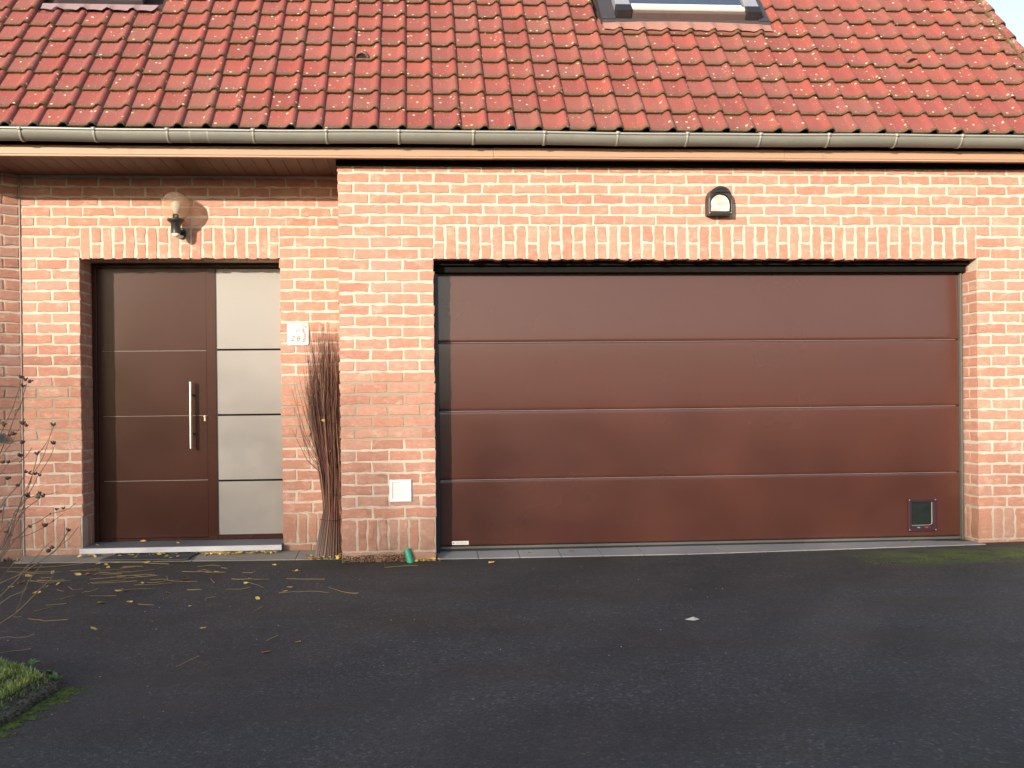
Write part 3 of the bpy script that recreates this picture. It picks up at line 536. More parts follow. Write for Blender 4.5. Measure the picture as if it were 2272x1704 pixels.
# the house bricks that show largest are single objects, the others one mesh per wall
SPEC.sort(key=lambda s: -s[0]); WALL = {'g': gw, 'e': ew, 'w': ww}
for ar, wl_, me, Mx in SPEC[:300]:
    o = link('brick', me, None, WALL[wl_]); o.matrix_world = Mx
def merge(specs, name, m, parent):
    V = []; F = []; T = []; UV = []; S_ = []; b = 0
    for me, Mx in specs:
        nv = len(me.vertices); a = np.empty(nv * 3); me.vertices.foreach_get('co', a); a = a.reshape(-1, 3)
        A = np.array(Mx); V.append(a @ A[:3, :3].T + A[:3, 3])
        tn = np.empty(len(me.polygons)); me.attributes['tone'].data.foreach_get('value', tn); T.append(tn)
        uvv = np.empty(len(me.loops) * 2); me.uv_layers[0].data.foreach_get('uv', uvv); UV.append(uvv)
        sm_ = np.empty(len(me.polygons), dtype=bool); me.polygons.foreach_get('use_smooth', sm_); S_.append(sm_)
        F += [tuple(b + v for v in p.vertices) for p in me.polygons]; b += nv
    me2 = bpy.data.meshes.new(name); me2.from_pydata(np.concatenate(V).tolist(), [], F)
    me2.attributes.new('tone', 'FLOAT', 'FACE').data.foreach_set('value', np.concatenate(T))
    me2.uv_layers.new(name='UVMap').data.foreach_set('uv', np.concatenate(UV)); me2.polygons.foreach_set('use_smooth', np.concatenate(S_)); me2.update()
    return link(name, me2, m, parent, kind='stuff')
for k, nm in (('g', 'garage_brickwork'), ('e', 'entrance_brickwork'), ('w', 'wing_brickwork')):
    merge([(s[2], s[3]) for s in SPEC[300:] if s[1] == k], nm, M['brick'], WALL[k])
# sealant line in the left corner
mb = MB(); mb.tube([(XW + .004, YE - .004, 0), (XW + .004, YE - .004, TOP)], .006, 6); mb.build('corner_sealant', M['caulk'], house)

# ---- roof
SL = 1.163; KN = math.sqrt(1 + SL * SL); RD = Vector((0, 1 / KN, SL / KN)); RN = Vector((0, -SL / KN, 1 / KN)); REAVE = Vector((0, -.22, 3.065))
def roofm(x, s, h): return Matrix.Translation(Vector((x, 0, 0)) + REAVE + RD * s + RN * h) @ Matrix(((1, 0, 0, 0), (0, RD.y, RN.y, 0), (0, RD.z, RN.z, 0), (0, 0, 0, 1)))
rb = MB(); rb.add([(-4.8, 0, -.05), (5.46, 0, -.05), (5.46, 6.62, -.05), (-4.8, 6.62, -.05)], [(0, 1, 2, 3)]); rb.add([(-4.8, 0, -.09), (5.46, 0, -.09), (5.46, 6.62, -.09), (-4.8, 6.62, -.09)], [(3, 2, 1, 0)])
rb.xf(roofm(0, .03, 0)); top = rb.v[2]
rb.add([(-4.8, top[1], top[2] + .0), (5.46, top[1], top[2]), (5.46, top[1] * 2 + .2, 2.95), (-4.8, top[1] * 2 + .2, 2.95)], [(0, 1, 2, 3)])
roof = rb.build('roof', M['underlay'], house)
TW, TL, GA = .1931, .275, .225
PROF = [(-.002, .001), (.012, .0005), (.06, .0), (.112, .0), (.128, .003), (.140, .013), (.152, .024), (.165, .029), (.177, .027), (.188, .017), (.1955, .005), (.198, -.003)]
TC = {}
def tile_mesh(var, x0=0, x1=TW + .005):
    key = (var, round(x0, 3), round(x1, 3))
    if key in TC: return TC[key]
    P_ = [p for p in PROF if x0 - .001 <= p[0] <= x1 + .001]
    if P_[0][0] > x0 + .004: P_ = [(x0, 0)] + P_
    if P_[-1][0] < x1 - .004 and x1 < .19: P_ = P_ + [(x1, P_[-1][1])]
    m_ = MB(); n_ = len(P_); TH = .013; vs = []; uv = []
    wob = [random.gauss(0, .0012) for _ in P_]; rowsv = [(0, .0), (.10, 0), (TL, 0)]
    for k, (s_, _) in enumerate(rowsv):
        for i, (x, h) in enumerate(P_):
            vs.append((x, s_ + (wob[i] if k == 0 else 0), h + .022 * (1 - s_ / GA) + (0 if k else -.0012))); uv.append((x / TW, s_ / TL))
    for i, (x, h) in enumerate(P_): vs.append((x, .003 + wob[i], h + .022 - TH)); uv.append((x / TW, 0))
    for i, (x, h) in enumerate(P_): vs.append((x, TL, h - .005 - TH)); uv.append((x / TW, 1))
    fs = []
    for k in range(2):
        for i in range(n_ - 1): fs.append((k*n_+i, k*n_+i+1, (k+1)*n_+i+1, (k+1)*n_+i))
    m_.add(vs, fs, uv, tone=var / 11, smooth=True)
    b = 3 * n_; f2 = [(b+i, b+i+1, i+1, i) for i in range(n_-1)] + [(b+n_+i, b+n_+i+1, b+i+1, b+i) for i in range(n_-1)]
    f2 += [(n_-1, b+n_-1, b+2*n_-1, 3*n_-1), (0, 2*n_, b+n_, b)]
    m_.add(vs, f2, uv, tone=var / 11)
    me = m_.mesh('tile'); me.materials.append(M['tile']); TC[key] = me; return me
X0T = 4.915 - .165 - TW * 50     # rolls fall where the photograph has them
TS = []
VENT = {(24 + 12, 4)}
for r_ in range(29):
    s_ = r_ * GA
    for c_ in range(60):
        x = X0T + c_ * TW
        if x < -4.8 or x > 5.36: continue
        a, b = 0, TW + .005
        sc_ = s_ + .12
        if 1.60 < sc_ < 3.1:                                   # big roof window
            if x + TW > 2.10 and x < 3.47:
                if x < 2.06: b = 2.075 - x
                elif x + TW > 3.50: a = 3.47 - x
                else: continue
            if b - a < .03: continue
        if 1.60 < sc_ < 2.9 and x + TW > -2.28 and x < -1.50: 
            continue
        var = random.randrange(12)
        Mx = roofm(x + random.gauss(0, .0012), s_ + random.gauss(0, .002), .0 + random.gauss(0, .0008)) @ Matrix.Rotation(random.gauss(0, .003), 4, 'Z')
        me = tile_mesh(var if (a == 0 and b > TW) else 5, a, b)
        cc = [project(Mx @ Vector(q)) for q in ((0, 0, .02), (TW, 0, .02), (TW, GA, .0), (0, GA, 0))]
        vis = all(-60 < u < 2332 and -10 < v < 400 for u, v in cc)
        ar = abs(sum(cc[i][0]*cc[(i+1) % 4][1] - cc[(i+1) % 4][0]*cc[i][1] for i in range(4))) / 2
        TS.append((ar if vis else 0, me, Mx))
TS.sort(key=lambda s: -s[0])
for ar, me, Mx in TS[:300]:
    o = link('roof_tile', me, None, roof); o.matrix_world = Mx
merge([(s[1], s[2]) for s in TS[300:]], 'tile_field', M['tile'], roof)
# crumbs of moss under the tile edges
mb = MB()
for i in range(9000):
    r_ = random.randrange(0, 10); x = random.uniform(-3, 5.4); ph = ((x - X0T) % TW)
    h = np.interp(ph, [p[0] for p in PROF], [p[1] for p in PROF])
    if random.random() < .55 and r_ > 0: p = roofm(x, r_ * GA - random.random() * .012, h + .003) @ Vector((0, 0, 0)); rr = random.uniform(.0015, .005)
    else: p = roofm(x, r_ * GA - .001, h + .022 - random.uniform(0, .012)) @ Vector((0, 0, 0)); rr = random.uniform(.0015, .0045)
    if 2.1 < x < 3.47 and r_ > 6 or (-2.3 < x < -1.45 and r_ > 7): continue
    clump(mb, p.x, p.y, p.z, rr, 1)
mb.build('roof_moss', M['mossbrown'], roof, kind='stuff')
# verge trim
mb = MB(); mb.box(5.44, 5.475, -.02, 6.6, -.06, .02); mb.xf(roofm(0, 0, 0)); mb.build('verge_board', M['tile'], roof)
# vent tiles
def vent(x, s_):
    m_ = MB(); N = 14; r0, r1 = .052, .036; vs = []
    for i in range(N + 1):
        a = math.pi * i / N; ca, sa = math.cos(a), math.sin(a)
        vs += [(r0 * ca * 1.05, .004, .018 + r0 * sa * .95), (r1 * ca, .0, .020 + r1 * sa), (r1 * ca, .014, .020 + r1 * sa), (r0 * ca * .9, .13 - .05 * abs(ca), .010 + .008 * sa)]
    fs = []
    for i in range(N):
        p, q_ = 4 * i, 4 * i + 4; fs += [(p, p+1, q_+1, q_), (p+1, p+2, q_+2, q_+1), (p+3, p, q_, q_+3)]
    m_.add(vs, [f[::-1] for f in fs], [(.5, .12)] * len(vs), tone=.2, smooth=True)
    m_.xf(roofm(x, s_ - .03, .0)); m_.build('roof_vent', M['tile'], roof)
    g_ = MB(); g_.add([(r1 * math.cos(math.pi * i / N), .013, .020 + r1 * math.sin(math.pi * i / N)) for i in range(N + 1)], [tuple(range(N + 1))]); g_.xf(roofm(x, s_ - .03, .0)); g_.build('roof_vent_opening', M['matteblack'], roof)
    g_ = MB()
    for k in range(3):
        zz = .028 + k * .0095; wq = math.sqrt(max(0, r1 ** 2 - (zz - .02) ** 2)); g_.box(-wq, wq, .004, .008, zz - .0016, zz + .0016)
    for k in (-.018, 0, .018): g_.box(k - .0014, k + .0014, .0045, .0075, .021, .020 + math.sqrt(r1 ** 2 - k * k))
    g_.xf(roofm(x, s_ - .03, .0)); g_.build('roof_vent_grille', M['boxgrey'], roof)
vent(.166, .955); vent(4.502, .99)
# roof windows
wr = link('roof_window', None, None, house)
def rbox(name, m, x0, x1, s0, s1, h0, h1, par=wr, bev=.003):
    q = MB(); q.box(x0, x1, s0, s1, h0, h1); q.xf(roofm(0, 0, 0)); o = q.build(name, m, par); bevel(o, bev); return o
q = MB(); N = 40
def pan(x): return float(np.interp((x - X0T) % TW, [p[0] for p in PROF], [p[1] for p in PROF]))
xs_ = sorted(set([2.09 + 1.39 * i / 60 for i in range(61)])); vs = []
for x in xs_:
    e = 1.395 + .01 * math.sin((x - X0T) / TW * 2 * math.pi); h = pan(x); vs += [(x, e, h + .031), (x, e + .05, h * .9 + .030), (x, 1.53 - .03 * abs((x - 2.78) / .7) ** 2, .036)]
fs = [(3*i+k, 3*i+3+k, 3*i+4+k, 3*i+1+k) for i in range(60) for k in (0, 1)]
q.add(vs, fs, smooth=True); q.xf(roofm(0, 0, 0)); ap = q.build('apron', M['apron'], wr)
q = MB(); vs = []
for i in range(31):
    x = 2.09 + 1.39 * i / 30; e = 1.525 - .035 * abs((x - 2.785) / .69) ** 2; vs += [(x, e, .040), (x, e + .01, .046), (x, 1.59, .056)]
q.add(vs, [(3*i+k, 3*i+3+k, 3*i+4+k, 3*i+1+k) for i in range(30) for k in (0, 1)], smooth=True); q.xf(roofm(0, 0, 0)); q.build('lower_flashing', M['lead'], wr)
for x0, x1, nm in ((2.085, 2.20, 'side_flashing'), (3.385, 3.475, 'side_flashing')): rbox(nm, M['lead'], x0, x1, 1.52, 2.95, .0, .06)
for x0, x1 in ((2.20, 2.33), (3.275, 3.40)):
    rbox('corner_cap', M['darkmetal'], x0, x1, 1.535, 1.63, .045, .125, bev=.006); rbox('side_cladding', M['lightgrey'], x0 + .004, x1 - .004, 1.632, 2.95, .045, .12, bev=.006)
rbox('bottom_rail', M['brownrail'], 2.332, 3.273, 1.54, 1.585, .045, .10); rbox('cream_rail', M['cream'], 2.332, 3.273, 1.586, 1.635, .06, .112); rbox('sash_rail', M['cream'], 2.34, 3.265, 1.637, 1.69, .06, .100)
q = MB(); q.add([(2.335, 1.69, .098), (3.27, 1.69, .098), (3.27, 2.95, .098), (2.335, 2.95, .098)], [(0, 1, 2, 3)]); q.xf(roofm(0, 0, 0)); q.build('pane', M['glass'], wr)
q = MB(); q.box(2.34, 3.265, 1.64, 2.95, .0, .09); q.xf(roofm(0, 0, 0)); q.build('inner_frame', M['cream'], wr)
w2 = link('roof_window', None, None, house)
q = MB(); vs = []
for i in range(41):
    x = -2.36 + .90 * i / 40; e = 1.572 + .009 * math.sin((x - X0T) / TW * 2 * math.pi); h = pan(x); vs += [(x, e, h + .031), (x, e + .03, h * .8 + .030), (x, 1.66, .034)]
q.add(vs, [(3*i+k, 3*i+3+k, 3*i+4+k, 3*i+1+k) for i in range(40) for k in (0, 1)], smooth=True); q.xf(roofm(0, 0, 0)); q.build('apron', M['lilac'], w2)
rbox('bottom_frame', M['lead'], -2.24, -1.58, 1.66, 1.75, .03, .07, w2); rbox('side_cladding', M['darkmetal'], -2.24, -2.16, 1.76, 2.8, .03, .11, w2); rbox('side_cladding', M['darkmetal'], -1.66, -1.58, 1.76, 2.8, .03, .11, w2)
q = MB(); q.box(-2.15, -1.67, 1.76, 2.8, .02, .09); q.xf(roofm(0, 0, 0)); q.build('pane', M['glass'], w2)

# ---- gutter, fascia, soffit
gx0, gx1 = -4.8, 5.6; gc = (-.232, 3.036); gr_ = .066
q = MB(); prof = [(gc[0] - gr_ * math.cos(a), gc[1] - gr_ * math.sin(a)) for a in [math.pi * i / 16 for i in range(17)]]; prof2 = [(gc[0] - (gr_ - .003) * math.cos(a), gc[1] - (gr_ - .003) * math.sin(a)) for a in [math.pi * i / 16 for i in range(17)]]
seg = [gx0 + (gx1 - gx0) * i / 40 for i in range(41)]; wv_ = [.0028 * math.sin(x * 1.9) + .0015 * math.sin(x * 5.3) for x in seg]
for pr_, fl in ((prof, 1), (prof2, 0)):
    vs = [(x, y, z_ + wv_[i]) for i, x in enumerate(seg) for y, z_ in pr_]; fs = [(i*17+k, (i+1)*17+k, (i+1)*17+k+1, i*17+k+1) for i in range(40) for k in range(16)]
    q.add(vs, [f[::-1] for f in fs] if fl else fs, smooth=True)
gut = q.build('gutter', M['zinc'], house)
q = MB(); q.tube([(x, gc[0] - gr_ - .003, gc[1] + .002 + wv_[i]) for i, x in enumerate(seg)], .0085, 8); q.build('gutter_rim', M['zincrim'], gut)
for bx in (-4.1, -3.62, -3.12, -2.61, -2.11, -1.62, -1.13, -.55, -.05, .45, .97, 1.47, 1.99, 2.49, 3.02, 3.52, 4.02, 4.51, 5.02):
    q = MB(); pts = [(bx, gc[0] - (gr_ + .003) * math.cos(a), gc[1] - (gr_ + .003) * math.sin(a)) for a in [math.pi * i / 12 - .1 for i in range(11)]]
    vs = []
    for p in pts:
        vs += [(p[0] - .008, p[1], p[2]), (p[0] + .008, p[1], p[2])]
    q.add(vs, [(2*i, 2*i+1, 2*i+3, 2*i+2) for i in range(10)], smooth=True)
    q.tube([(bx - .012, gc[0] - gr_ - .003, gc[1] + .003), (bx + .012, gc[0] - gr_ - .003, gc[1] + .003)], .0115, 8); o = q.build('gutter_bracket', M['bracket'], gut)
    sdm = o.modifiers.new('thick', 'SOLIDIFY'); sdm.thickness = .003; sdm.offset = 0
q = MB()
for x in (-.98, -.86):
    vs = []
    for i in range(11):
        a = math.pi * i / 12; 
        for dx in (-.006, .006): vs.append((x + dx, gc[0] - (gr_ + .002) * math.cos(a), gc[1] - (gr_ + .002) * math.sin(a)))
    q.add(vs, [(2*i, 2*i+1, 2*i+3, 2*i+2) for i in range(10)], smooth=True)
q.build('gutter_joint', M['zincrim'], gut)
def fasc(x0, x1, dz=0):
    q = MB(); q.box(x0, x1, -.15, -.125, 2.905 + dz, 2.966 + dz); o = q.build('fascia_board', M['fascia'], house); bevel(o, .002)
    q = MB(); q.box(x0, x1, -.156, -.12, 2.890 + dz, 2.901 + dz); q.build('fascia_lip', M['fascia'], house)
fasc(-4.8, 1.118); fasc(1.12, 3.248, .002); fasc(3.25, 5.6, 0)
so_ = MB(); so_.box(-4.8, 5.6, -.12, .62, 2.925, 2.935); sof = so_.build('soffit', M['soffit'], house)
q = MB(); q.box(-4.8, 5.6, -.124, -.105, 2.90, 3.06); q.build('eave_shadow_board', M['matteblack'], house)  # black board standing in for the shade under the gutter
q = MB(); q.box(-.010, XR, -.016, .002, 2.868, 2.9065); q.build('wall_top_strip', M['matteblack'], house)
x = -2.43 - .1075 * 7
i = 0
sob = MB(); sob.box(0, .1035, 0, .62, 0, .012); sbm = sob.mesh('soffit_board'); sbm.materials.append(M['soffit'])
while x < 5.5:
    ln_ = 1 if x < 0 else .12 / .62
    o = link('soffit_board', sbm, None, sof); o.location = (x, -.12, 2.908 + random.uniform(0, .0015)); o.scale = (1, ln_, 1); x += .1075
for x in (-2.43 - .1075 * (8 + k) for k in range(15)):
    o = link('soffit_board', sbm, None, sof); o.location = (x, -.12, 2.909); o.scale = (1, .12 / .62, 1)
q = MB(); q.box(0.006, XR, -.1175, -.001, 2.898, 2.9065); 

# ---- garage door
dg = MB(); dg.box(XG0 + .001, XG1 - .001, .262, .30, 0, LINT + .0); gd = dg.build('garage_door', M['dark'], house)
YD = .205; ZP = [.075, .572, 1.088, 1.602, 2.12]; xl, xr_ = .722, 4.752
for k in range(4):
    z0, z1 = ZP[k] + .0022, ZP[k + 1] - .0022; tilt = (.0, .002, .004, .016)[k]
    m_ = bpy.data.meshes.new('door_panel'); bm = bmesh.new(); N = 24; rows = [0, .010, .022, .045, .2, .5, .8, .955, .978, .990, 1]
    vs = []
    for j, t_ in enumerate(rows):
        r_ = []
        for i in range(N + 1):
            x = xl + (xr_ - xl) * i / N; z_ = z0 + (z1 - z0) * t_
            y = YD + tilt * (t_ - .5) + (.006 if j in (0, 10) else .0015 if j in (1, 9) else .0003 if j in (2, 8) else 0) + .0005 * math.sin(x * 2.3 + k * 2) * math.sin(t_ * 3.14)
            r_.append(bm.verts.new((x, y, z_)))
        vs.append(r_)
    for j in range(10):
        for i in range(N): bm.faces.new((vs[j][i], vs[j][i+1], vs[j+1][i+1], vs[j+1][i])).smooth = True
    bx_ = [bm.verts.new(c) for c in ((xl,YD+.009,z0),(xr_,YD+.009,z0),(xr_,YD+.045,z0),(xl,YD+.045,z0),(xl,YD+.009,z1),(xr_,YD+.009,z1),(xr_,YD+.045,z1),(xl,YD+.045,z1))]
    for f_ in ((0,3,2,1),(4,5,6,7),(0,1,5,4),(1,2,6,5),(2,3,7,6),(3,0,4,7)): bm.faces.new([bx_[i] for i in f_])
    bm.to_mesh(m_); bm.free(); o = link('door_panel', m_, M['doorskin'], gd)
for nm, b, m in (('side_seal', (XG0 + .004, xl - .003, .17, .215, .03, 2.12), M['seal']), ('side_seal', (xr_ + .003, xr_ + .016, .175, .215, .05, 2.12), M['greyseal']), ('side_seal', (xr_ + .017, XG1 - .006, .19, .22, .05, 2.12), M['dark']), ('head_seal', (XG0 + .004, XG1 - .004, .14, .22, 2.118, 2.165), M['matteblack']), ('head_trim', (XG0 + .004, XG1 - .004, .10, .225, 2.166, LINT - .004), M['matteblack']),
                ('bottom_seal', (xl, xr_, .195, .222, .040, .056), M['dark']), ('bottom_rail', (xl, xr_, .188, .218, .0565, .074), M['greyseal'])):
    q = MB(); q.box(*b); bevel(q.build(nm, m, gd), .002)
for k in range(3):                                    # bright weather strip that shows in each joint
    q = MB(); q.box(xl + .004, xr_ - .02, YD + .0045, YD + .02, ZP[k+1] - .0020, ZP[k+1] + .0002); q.build('joint_strip', M['zincrim'], gd)
q = MB(); q.box(.806, .931, YD - .003, YD - .0005, .086, .113); lb = q.build('maker_label', M['sticker'], gd)
q = MB(); q.box(.814, .824, YD - .0037, YD - .0031, .094, .104)
for i in range(9): q.box(.834 + i * .0098, .840 + i * .0098, YD - .0037, YD - .0031, .096, .1025)
q.build('label_print', M['ink'], gd)
cf = MB(); cx0, cx1, cz0, cz1 = 4.332, 4.556, .121, .372; fw = .026
for b in ((cx0, cx1, cz1 - fw, cz1), (cx0, cx1, cz0, cz0 + fw + .012), (cx0, cx0 + fw, cz0 + fw + .012, cz1 - fw), (cx1 - fw, cx1, cz0 + fw + .012, cz1 - fw)): cf.box(b[0], b[1], YD - .022, YD - .0005, b[2], b[3])
cat = cf.build('cat_flap', M['purpleframe'], house); bevel(cat, .004)
q = MB(); q.box(cx0 + fw + .002, cx1 - fw - .014, YD - .014, YD - .009, cz0 + fw + .016, cz1 - fw - .002); q.build('flap_pane', M['catpane'], cat)
q = MB(); q.tube([(cx1 - fw - .009, YD - .014, cz1 - fw - .003), (cx1 - fw - .009, YD - .014, cz0 + fw + .03)], .0035, 6); q.tube([(cx1 - fw - .009, YD - .014, cz0 + fw + .03), (cx1 - fw - .03, YD - .014, cz0 + fw + .02), (cx0 + fw, YD - .014, cz0 + fw + .018)], .0028, 6); q.build('pane_edge', M['bracket'], cat)
q = MB(); q.box(cx0 + .066, cx0 + .086, YD - .03, YD - .023, cz0 + .026, cz0 + .034); q.build('lever', M['teal'], cat)
q = MB(); q.box(cx0 + .126, cx0 + .152, YD - .03, YD - .023, cz0 + .026, cz0 + .034); q.build('lever', M['red'], cat)
for sx in (cx0 + .009, cx1 - .009):
    for sz in (cz0 + .01, cz1 - .01):
        q = MB(); q.lathe((0, 0, 0), [(0.0005, .003), (.0035, .002), (.005, 0)], 8); q.xf(Matrix.Translation((sx, YD - .022, sz)) @ Matrix.Rotation(R(90), 4, 'X')); q.build('screw', M['steel'], cat)
# sill tiles
x = XG0 + .006; k = 0
while x < XG1 - .02:
    x1 = min(x + .298, XG1 - .006); q = MB(); g0, g1 = gz(x, 0), gz(x1, 0)
    fy = lambda a: .06 - .16 * min(1, max(0, (a - .7) / 1.9)); yf = fy(x); yf1 = fy(x1)
    q.add([(x, yf, g0 - .02), (x1, yf1, g1 - .02), (x1, .24, g1 - .02), (x, .24, g0 - .02), (x, yf, g0 + .006), (x1, yf1, g1 + .006), (x1, .24, .045), (x, .24, .045)], [(0,3,2,1),(4,5,6,7),(0,1,5,4),(1,2,6,5),(2,3,7,6),(3,0,4,7)])
    bevel(q.build('sill_tile', M['silltile'], house), .002); x = x1 + .005; k += 1
q = MB(); q.box(XG0 + .002, XG1 - .002, .05, .25, -.03, .001); q.build('sill_bed', M['concrete'], house)

# ---- entrance door
YK = .78
q = MB(); q.box(XE0 + .002, XE1 - .002, YK + .045, YK + .09, .075, LE - .001); ed = q.build('entrance_door', M['entskin'], house)
for nm, b in (('door_frame', (XE0 + .004, -1.953, YK - .012, YK + .044, .087, LE - .004)), ('door_frame', (-1.953, XE1 - .004, YK - .012, YK + .044, 2.245, LE - .004)), ('mullion', (-1.106, -1.032, YK - .008, YK + .044, .087, 2.243)), ('bottom_frame', (-1.030, XE1 - .004, YK - .008, YK + .044, .087, .122)), ('side_frame', (-.512, XE1 - .004, YK - .008, YK + .044, .124, 2.243))):
    if nm == 'side_frame': continue
    q = MB(); q.box(*b); bevel(q.build(nm, M['entskin'], ed), .002)
zs = [.107, .561, 1.073, 1.588, 2.243]
for k in range(4):
    q = MB(); q.box(-1.951, -1.108, YK, YK + .04, zs[k] + .0013, zs[k+1] - .0013); bevel(q.build('door_leaf_panel', M['entskin'], ed), .0015)
    if k < 3: q = MB(); q.box(-1.915, -1.110, YK - .0012, YK + .03, zs[k+1] - .0011, zs[k+1] + .0011); q.build('inlay_strip', M['inlay'], ed)
q = MB(); q.box(-1.951, -1.108, YK + .004, YK + .04, .088, .104); q.build('weather_bar', M['entskin'], ed)
q = MB(); q.box(-1.032, -1.026, YK - .004, YK + .02, .124, 2.243); q.build('glass_gasket', M['dark'], ed)
q = MB(); q.box(-1.025, XE1 - .004, YK + .0035, YK + .03, .124, 2.243); q.build('glass_backing', M['matteblack'], ed)
gs = [.124, .553, 1.075, 1.594, 2.243]
for k in range(4):
    q = MB(); q.box(-1.0245, XE1 - .005, YK - .001, YK + .0034, gs[k] + (.0075 if k else 0), gs[k+1] - .0075); bevel(q.build('glass_pane', M['frost'], ed), .001)
q = MB(); q.tube([(-1.224, YK - .062, .814), (-1.222, YK - .062, 1.340)], .0135, 16); hd = q.build('pull_handle', M['steel'], ed)
for z_ in (.93, 1.235):
    q = MB(); q.tube([(-1.223, YK - .058, z_), (-1.215, YK, z_)], .008, 10); q.build('handle_post', M['darkmetal'], ed)
q = MB(); q.lathe((0, 0, 0), [(.0005, .006), (.009, .005), (.011, 0)], 12); q.xf(Matrix.Translation((-1.128, YK, 1.066)) @ Matrix.Rotation(R(90), 4, 'X')); q.box(-1.132, -1.122, YK - .008, YK, 1.030, 1.056); q.build('lock_cylinder', M['brass'], ed)
q = MB(); q.tube([(-.79, YK - .02, .108), (-.76, YK - .02, .108)], .004, 6); q.build('frame_clip', M['darkmetal'], ed)
# threshold stone
q = MB(); q.box(XE0 + .001, XE1 - .001, .425, .80, .048, .084); bevel(q.build('threshold_stone', M['sillstone'], house), .003)
q = MB(); q.box(XE0 - .0, XE1 + .0, .418, .4245, .044, .083); q.build('threshold_edge', M['stoneedge'], house)
q = MB(); q.box(XE0 + .01, XE1 - .01, .46, .8, 0, .047); q.build('threshold_bed', M['concrete'], house)
# ventilation grille on the middle pier
vx0, vx1, vz0, vz1 = .350, .508, .437, .597
q = MB()
for b in ((vx0, vx1, vz1 - .021, vz1), (vx0, vx1, vz0, vz0 + .021), (vx0, vx0 + .021, vz0 + .021, vz1 - .021), (vx1 - .021, vx1, vz0 + .021, vz1 - .021)): q.box(b[0], b[1], -.013, .004, b[2], b[3])
vg = q.build('wall_vent', M['white'], house); bevel(vg, .003)
for k in range(7):
    zc_ = vz0 + .029 + k * .0170; q = MB(); q.add([(vx0 + .021, -.011, zc_ - .007), (vx1 - .021, -.011, zc_ - .007), (vx1 - .021, -.001, zc_ + .008), (vx0 + .021, -.001, zc_ + .008)], [(0, 1, 2, 3)]); o = q.build('vent_slat', M['white'], vg); sdm = o.modifiers.new('t', 'SOLIDIFY'); sdm.thickness = .0015
q = MB(); q.add([(vx0 + .02, .0015, vz0 + .02), (vx1 - .02, .0015, vz0 + .02), (vx1 - .02, .0015, vz1 - .02), (vx0 + .02, .0015, vz1 - .02)], [(0, 1, 2, 3)]); q.build('vent_mesh', M['white'], vg)

# ------------------------------------------------------------------ things on and before the house
# globe lamp
gl = empty('globe_wall_lamp', (-1.236, YE, 2.63), 'amber glass globe wall lamp above the front door', 'wall lamp')
def child(q, name, m, par, loc=None):
    o = q.build(name, m, par); o.matrix_parent_inverse = Matrix.Translation(par.location).inverted(); return o
cg = (-1.236, YE - .135, 2.648); rg = .108
q = MB(); pr_ = [(rg * math.sin(a), -rg * math.cos(a)) for a in [.42 + (math.pi - .42) * i / 22 for i in range(22)]] + [(.0005, rg)]
q.lathe(cg, pr_, 40); gl_o = child(q, 'globe', M['globe'], gl); sdm = gl_o.modifiers.new('t', 'SOLIDIFY'); sdm.thickness = .003
q = MB(); q.lathe(cg, [(.0005, -.062), (.014, -.06), (.016, -.045), (.024, -.026), (.034, -.002), (.035, .012), (.029, .028), (.015, .040), (.0005, .042)], 24); child(q, 'bulb', M['bulb'], gl)
q = MB(); q.lathe(cg, [(.0005, -.058), (.022, -.058), (.024, -.095), (.0005, -.095)], 20); child(q, 'bulb_socket', M['black'], gl)
q = MB(); q.lathe(cg, [(.0005, -.094), (.050, -.094), (.063, -.098), (.063, -.108), (.045, -.122), (.036, -.130), (.034, -.20), (.034, -.203), (.0005, -.203)], 32); child(q, 'collar', M['black'], gl)
q = MB(); q.lathe(cg, [(.0005, -.202), (.029, -.203), (.026, -.218), (.014, -.228), (.0005, -.230)], 20); child(q, 'end_cap', M['cream'], gl)
q = MB(); q.tube([(cg[0] + .002, cg[1] + .02, cg[2] - .165), (cg[0] + .004, YE - .01, cg[2] - .175)], .020, 12); q.tube([(cg[0] + .004, YE - .022, cg[2] - .18), (cg[0] + .004, YE + .003, cg[2] - .18)], .042, 20); child(q, 'wall_bracket', M['black'], gl)
# bulkhead lamp
fx, fz0, fz1, fw_ = 2.790, 2.512, 2.716, .089
bl = empty('bulkhead_wall_lamp', (fx, 0, fz0), 'black arched bulkhead lamp high above the garage door', 'wall lamp')
def arch(w_, z0, z1, n_=18):
    r = w_; pts = [(-r, z0), (r, z0)]; cy = z1 - r
    pts += [(r * math.cos(a), cy + r * math.sin(a)) for a in [math.pi * i / n_ for i in range(n_ + 1)]]
    return pts
def prism(q, pts, y0, y1, cx, s1=1.0, czz=0, smooth=False):
    n_ = len(pts); vs = [(cx + p[0], y0, p[1]) for p in pts] + [(cx + p[0] * s1, y1, czz + (p[1] - czz) * s1) for p in pts]
    fs = [tuple(range(n_))[::-1], tuple(range(n_, 2 * n_))] + [(i, (i + 1) % n_, n_ + (i + 1) % n_, n_ + i) for i in range(n_)]
    q.add(vs, fs, smooth=False)
q = MB(); prism(q, arch(fw_, fz0, fz1), .004, -.050, fx, .97, (fz0 + fz1) / 2); o = child(q, 'housing', M['darkmetal'], bl)
q = MB(); A0 = arch(fw_ * .985, fz0 + .004, fz1 - .001); A1 = arch(fw_ * .86, fz0 + .018, fz1 - .054); n_ = len(A0); vs = []
for (a, c), (e, g) in zip(A0, A1):
    vs += [(fx + a, -.049, c), (fx + a * .97, -.088 - .012 * max(0, (c - fz1 + .1) / .1), c), (fx + e, -.090, g), (fx + e * .98, -.05, g)]
q.add(vs, [(4*i+k, 4*((i+1) % n_)+k, 4*((i+1) % n_)+k+1, 4*i+k+1) for i in range(n_) for k in range(3)]); child(q, 'hood', M['darkmetal'], bl)
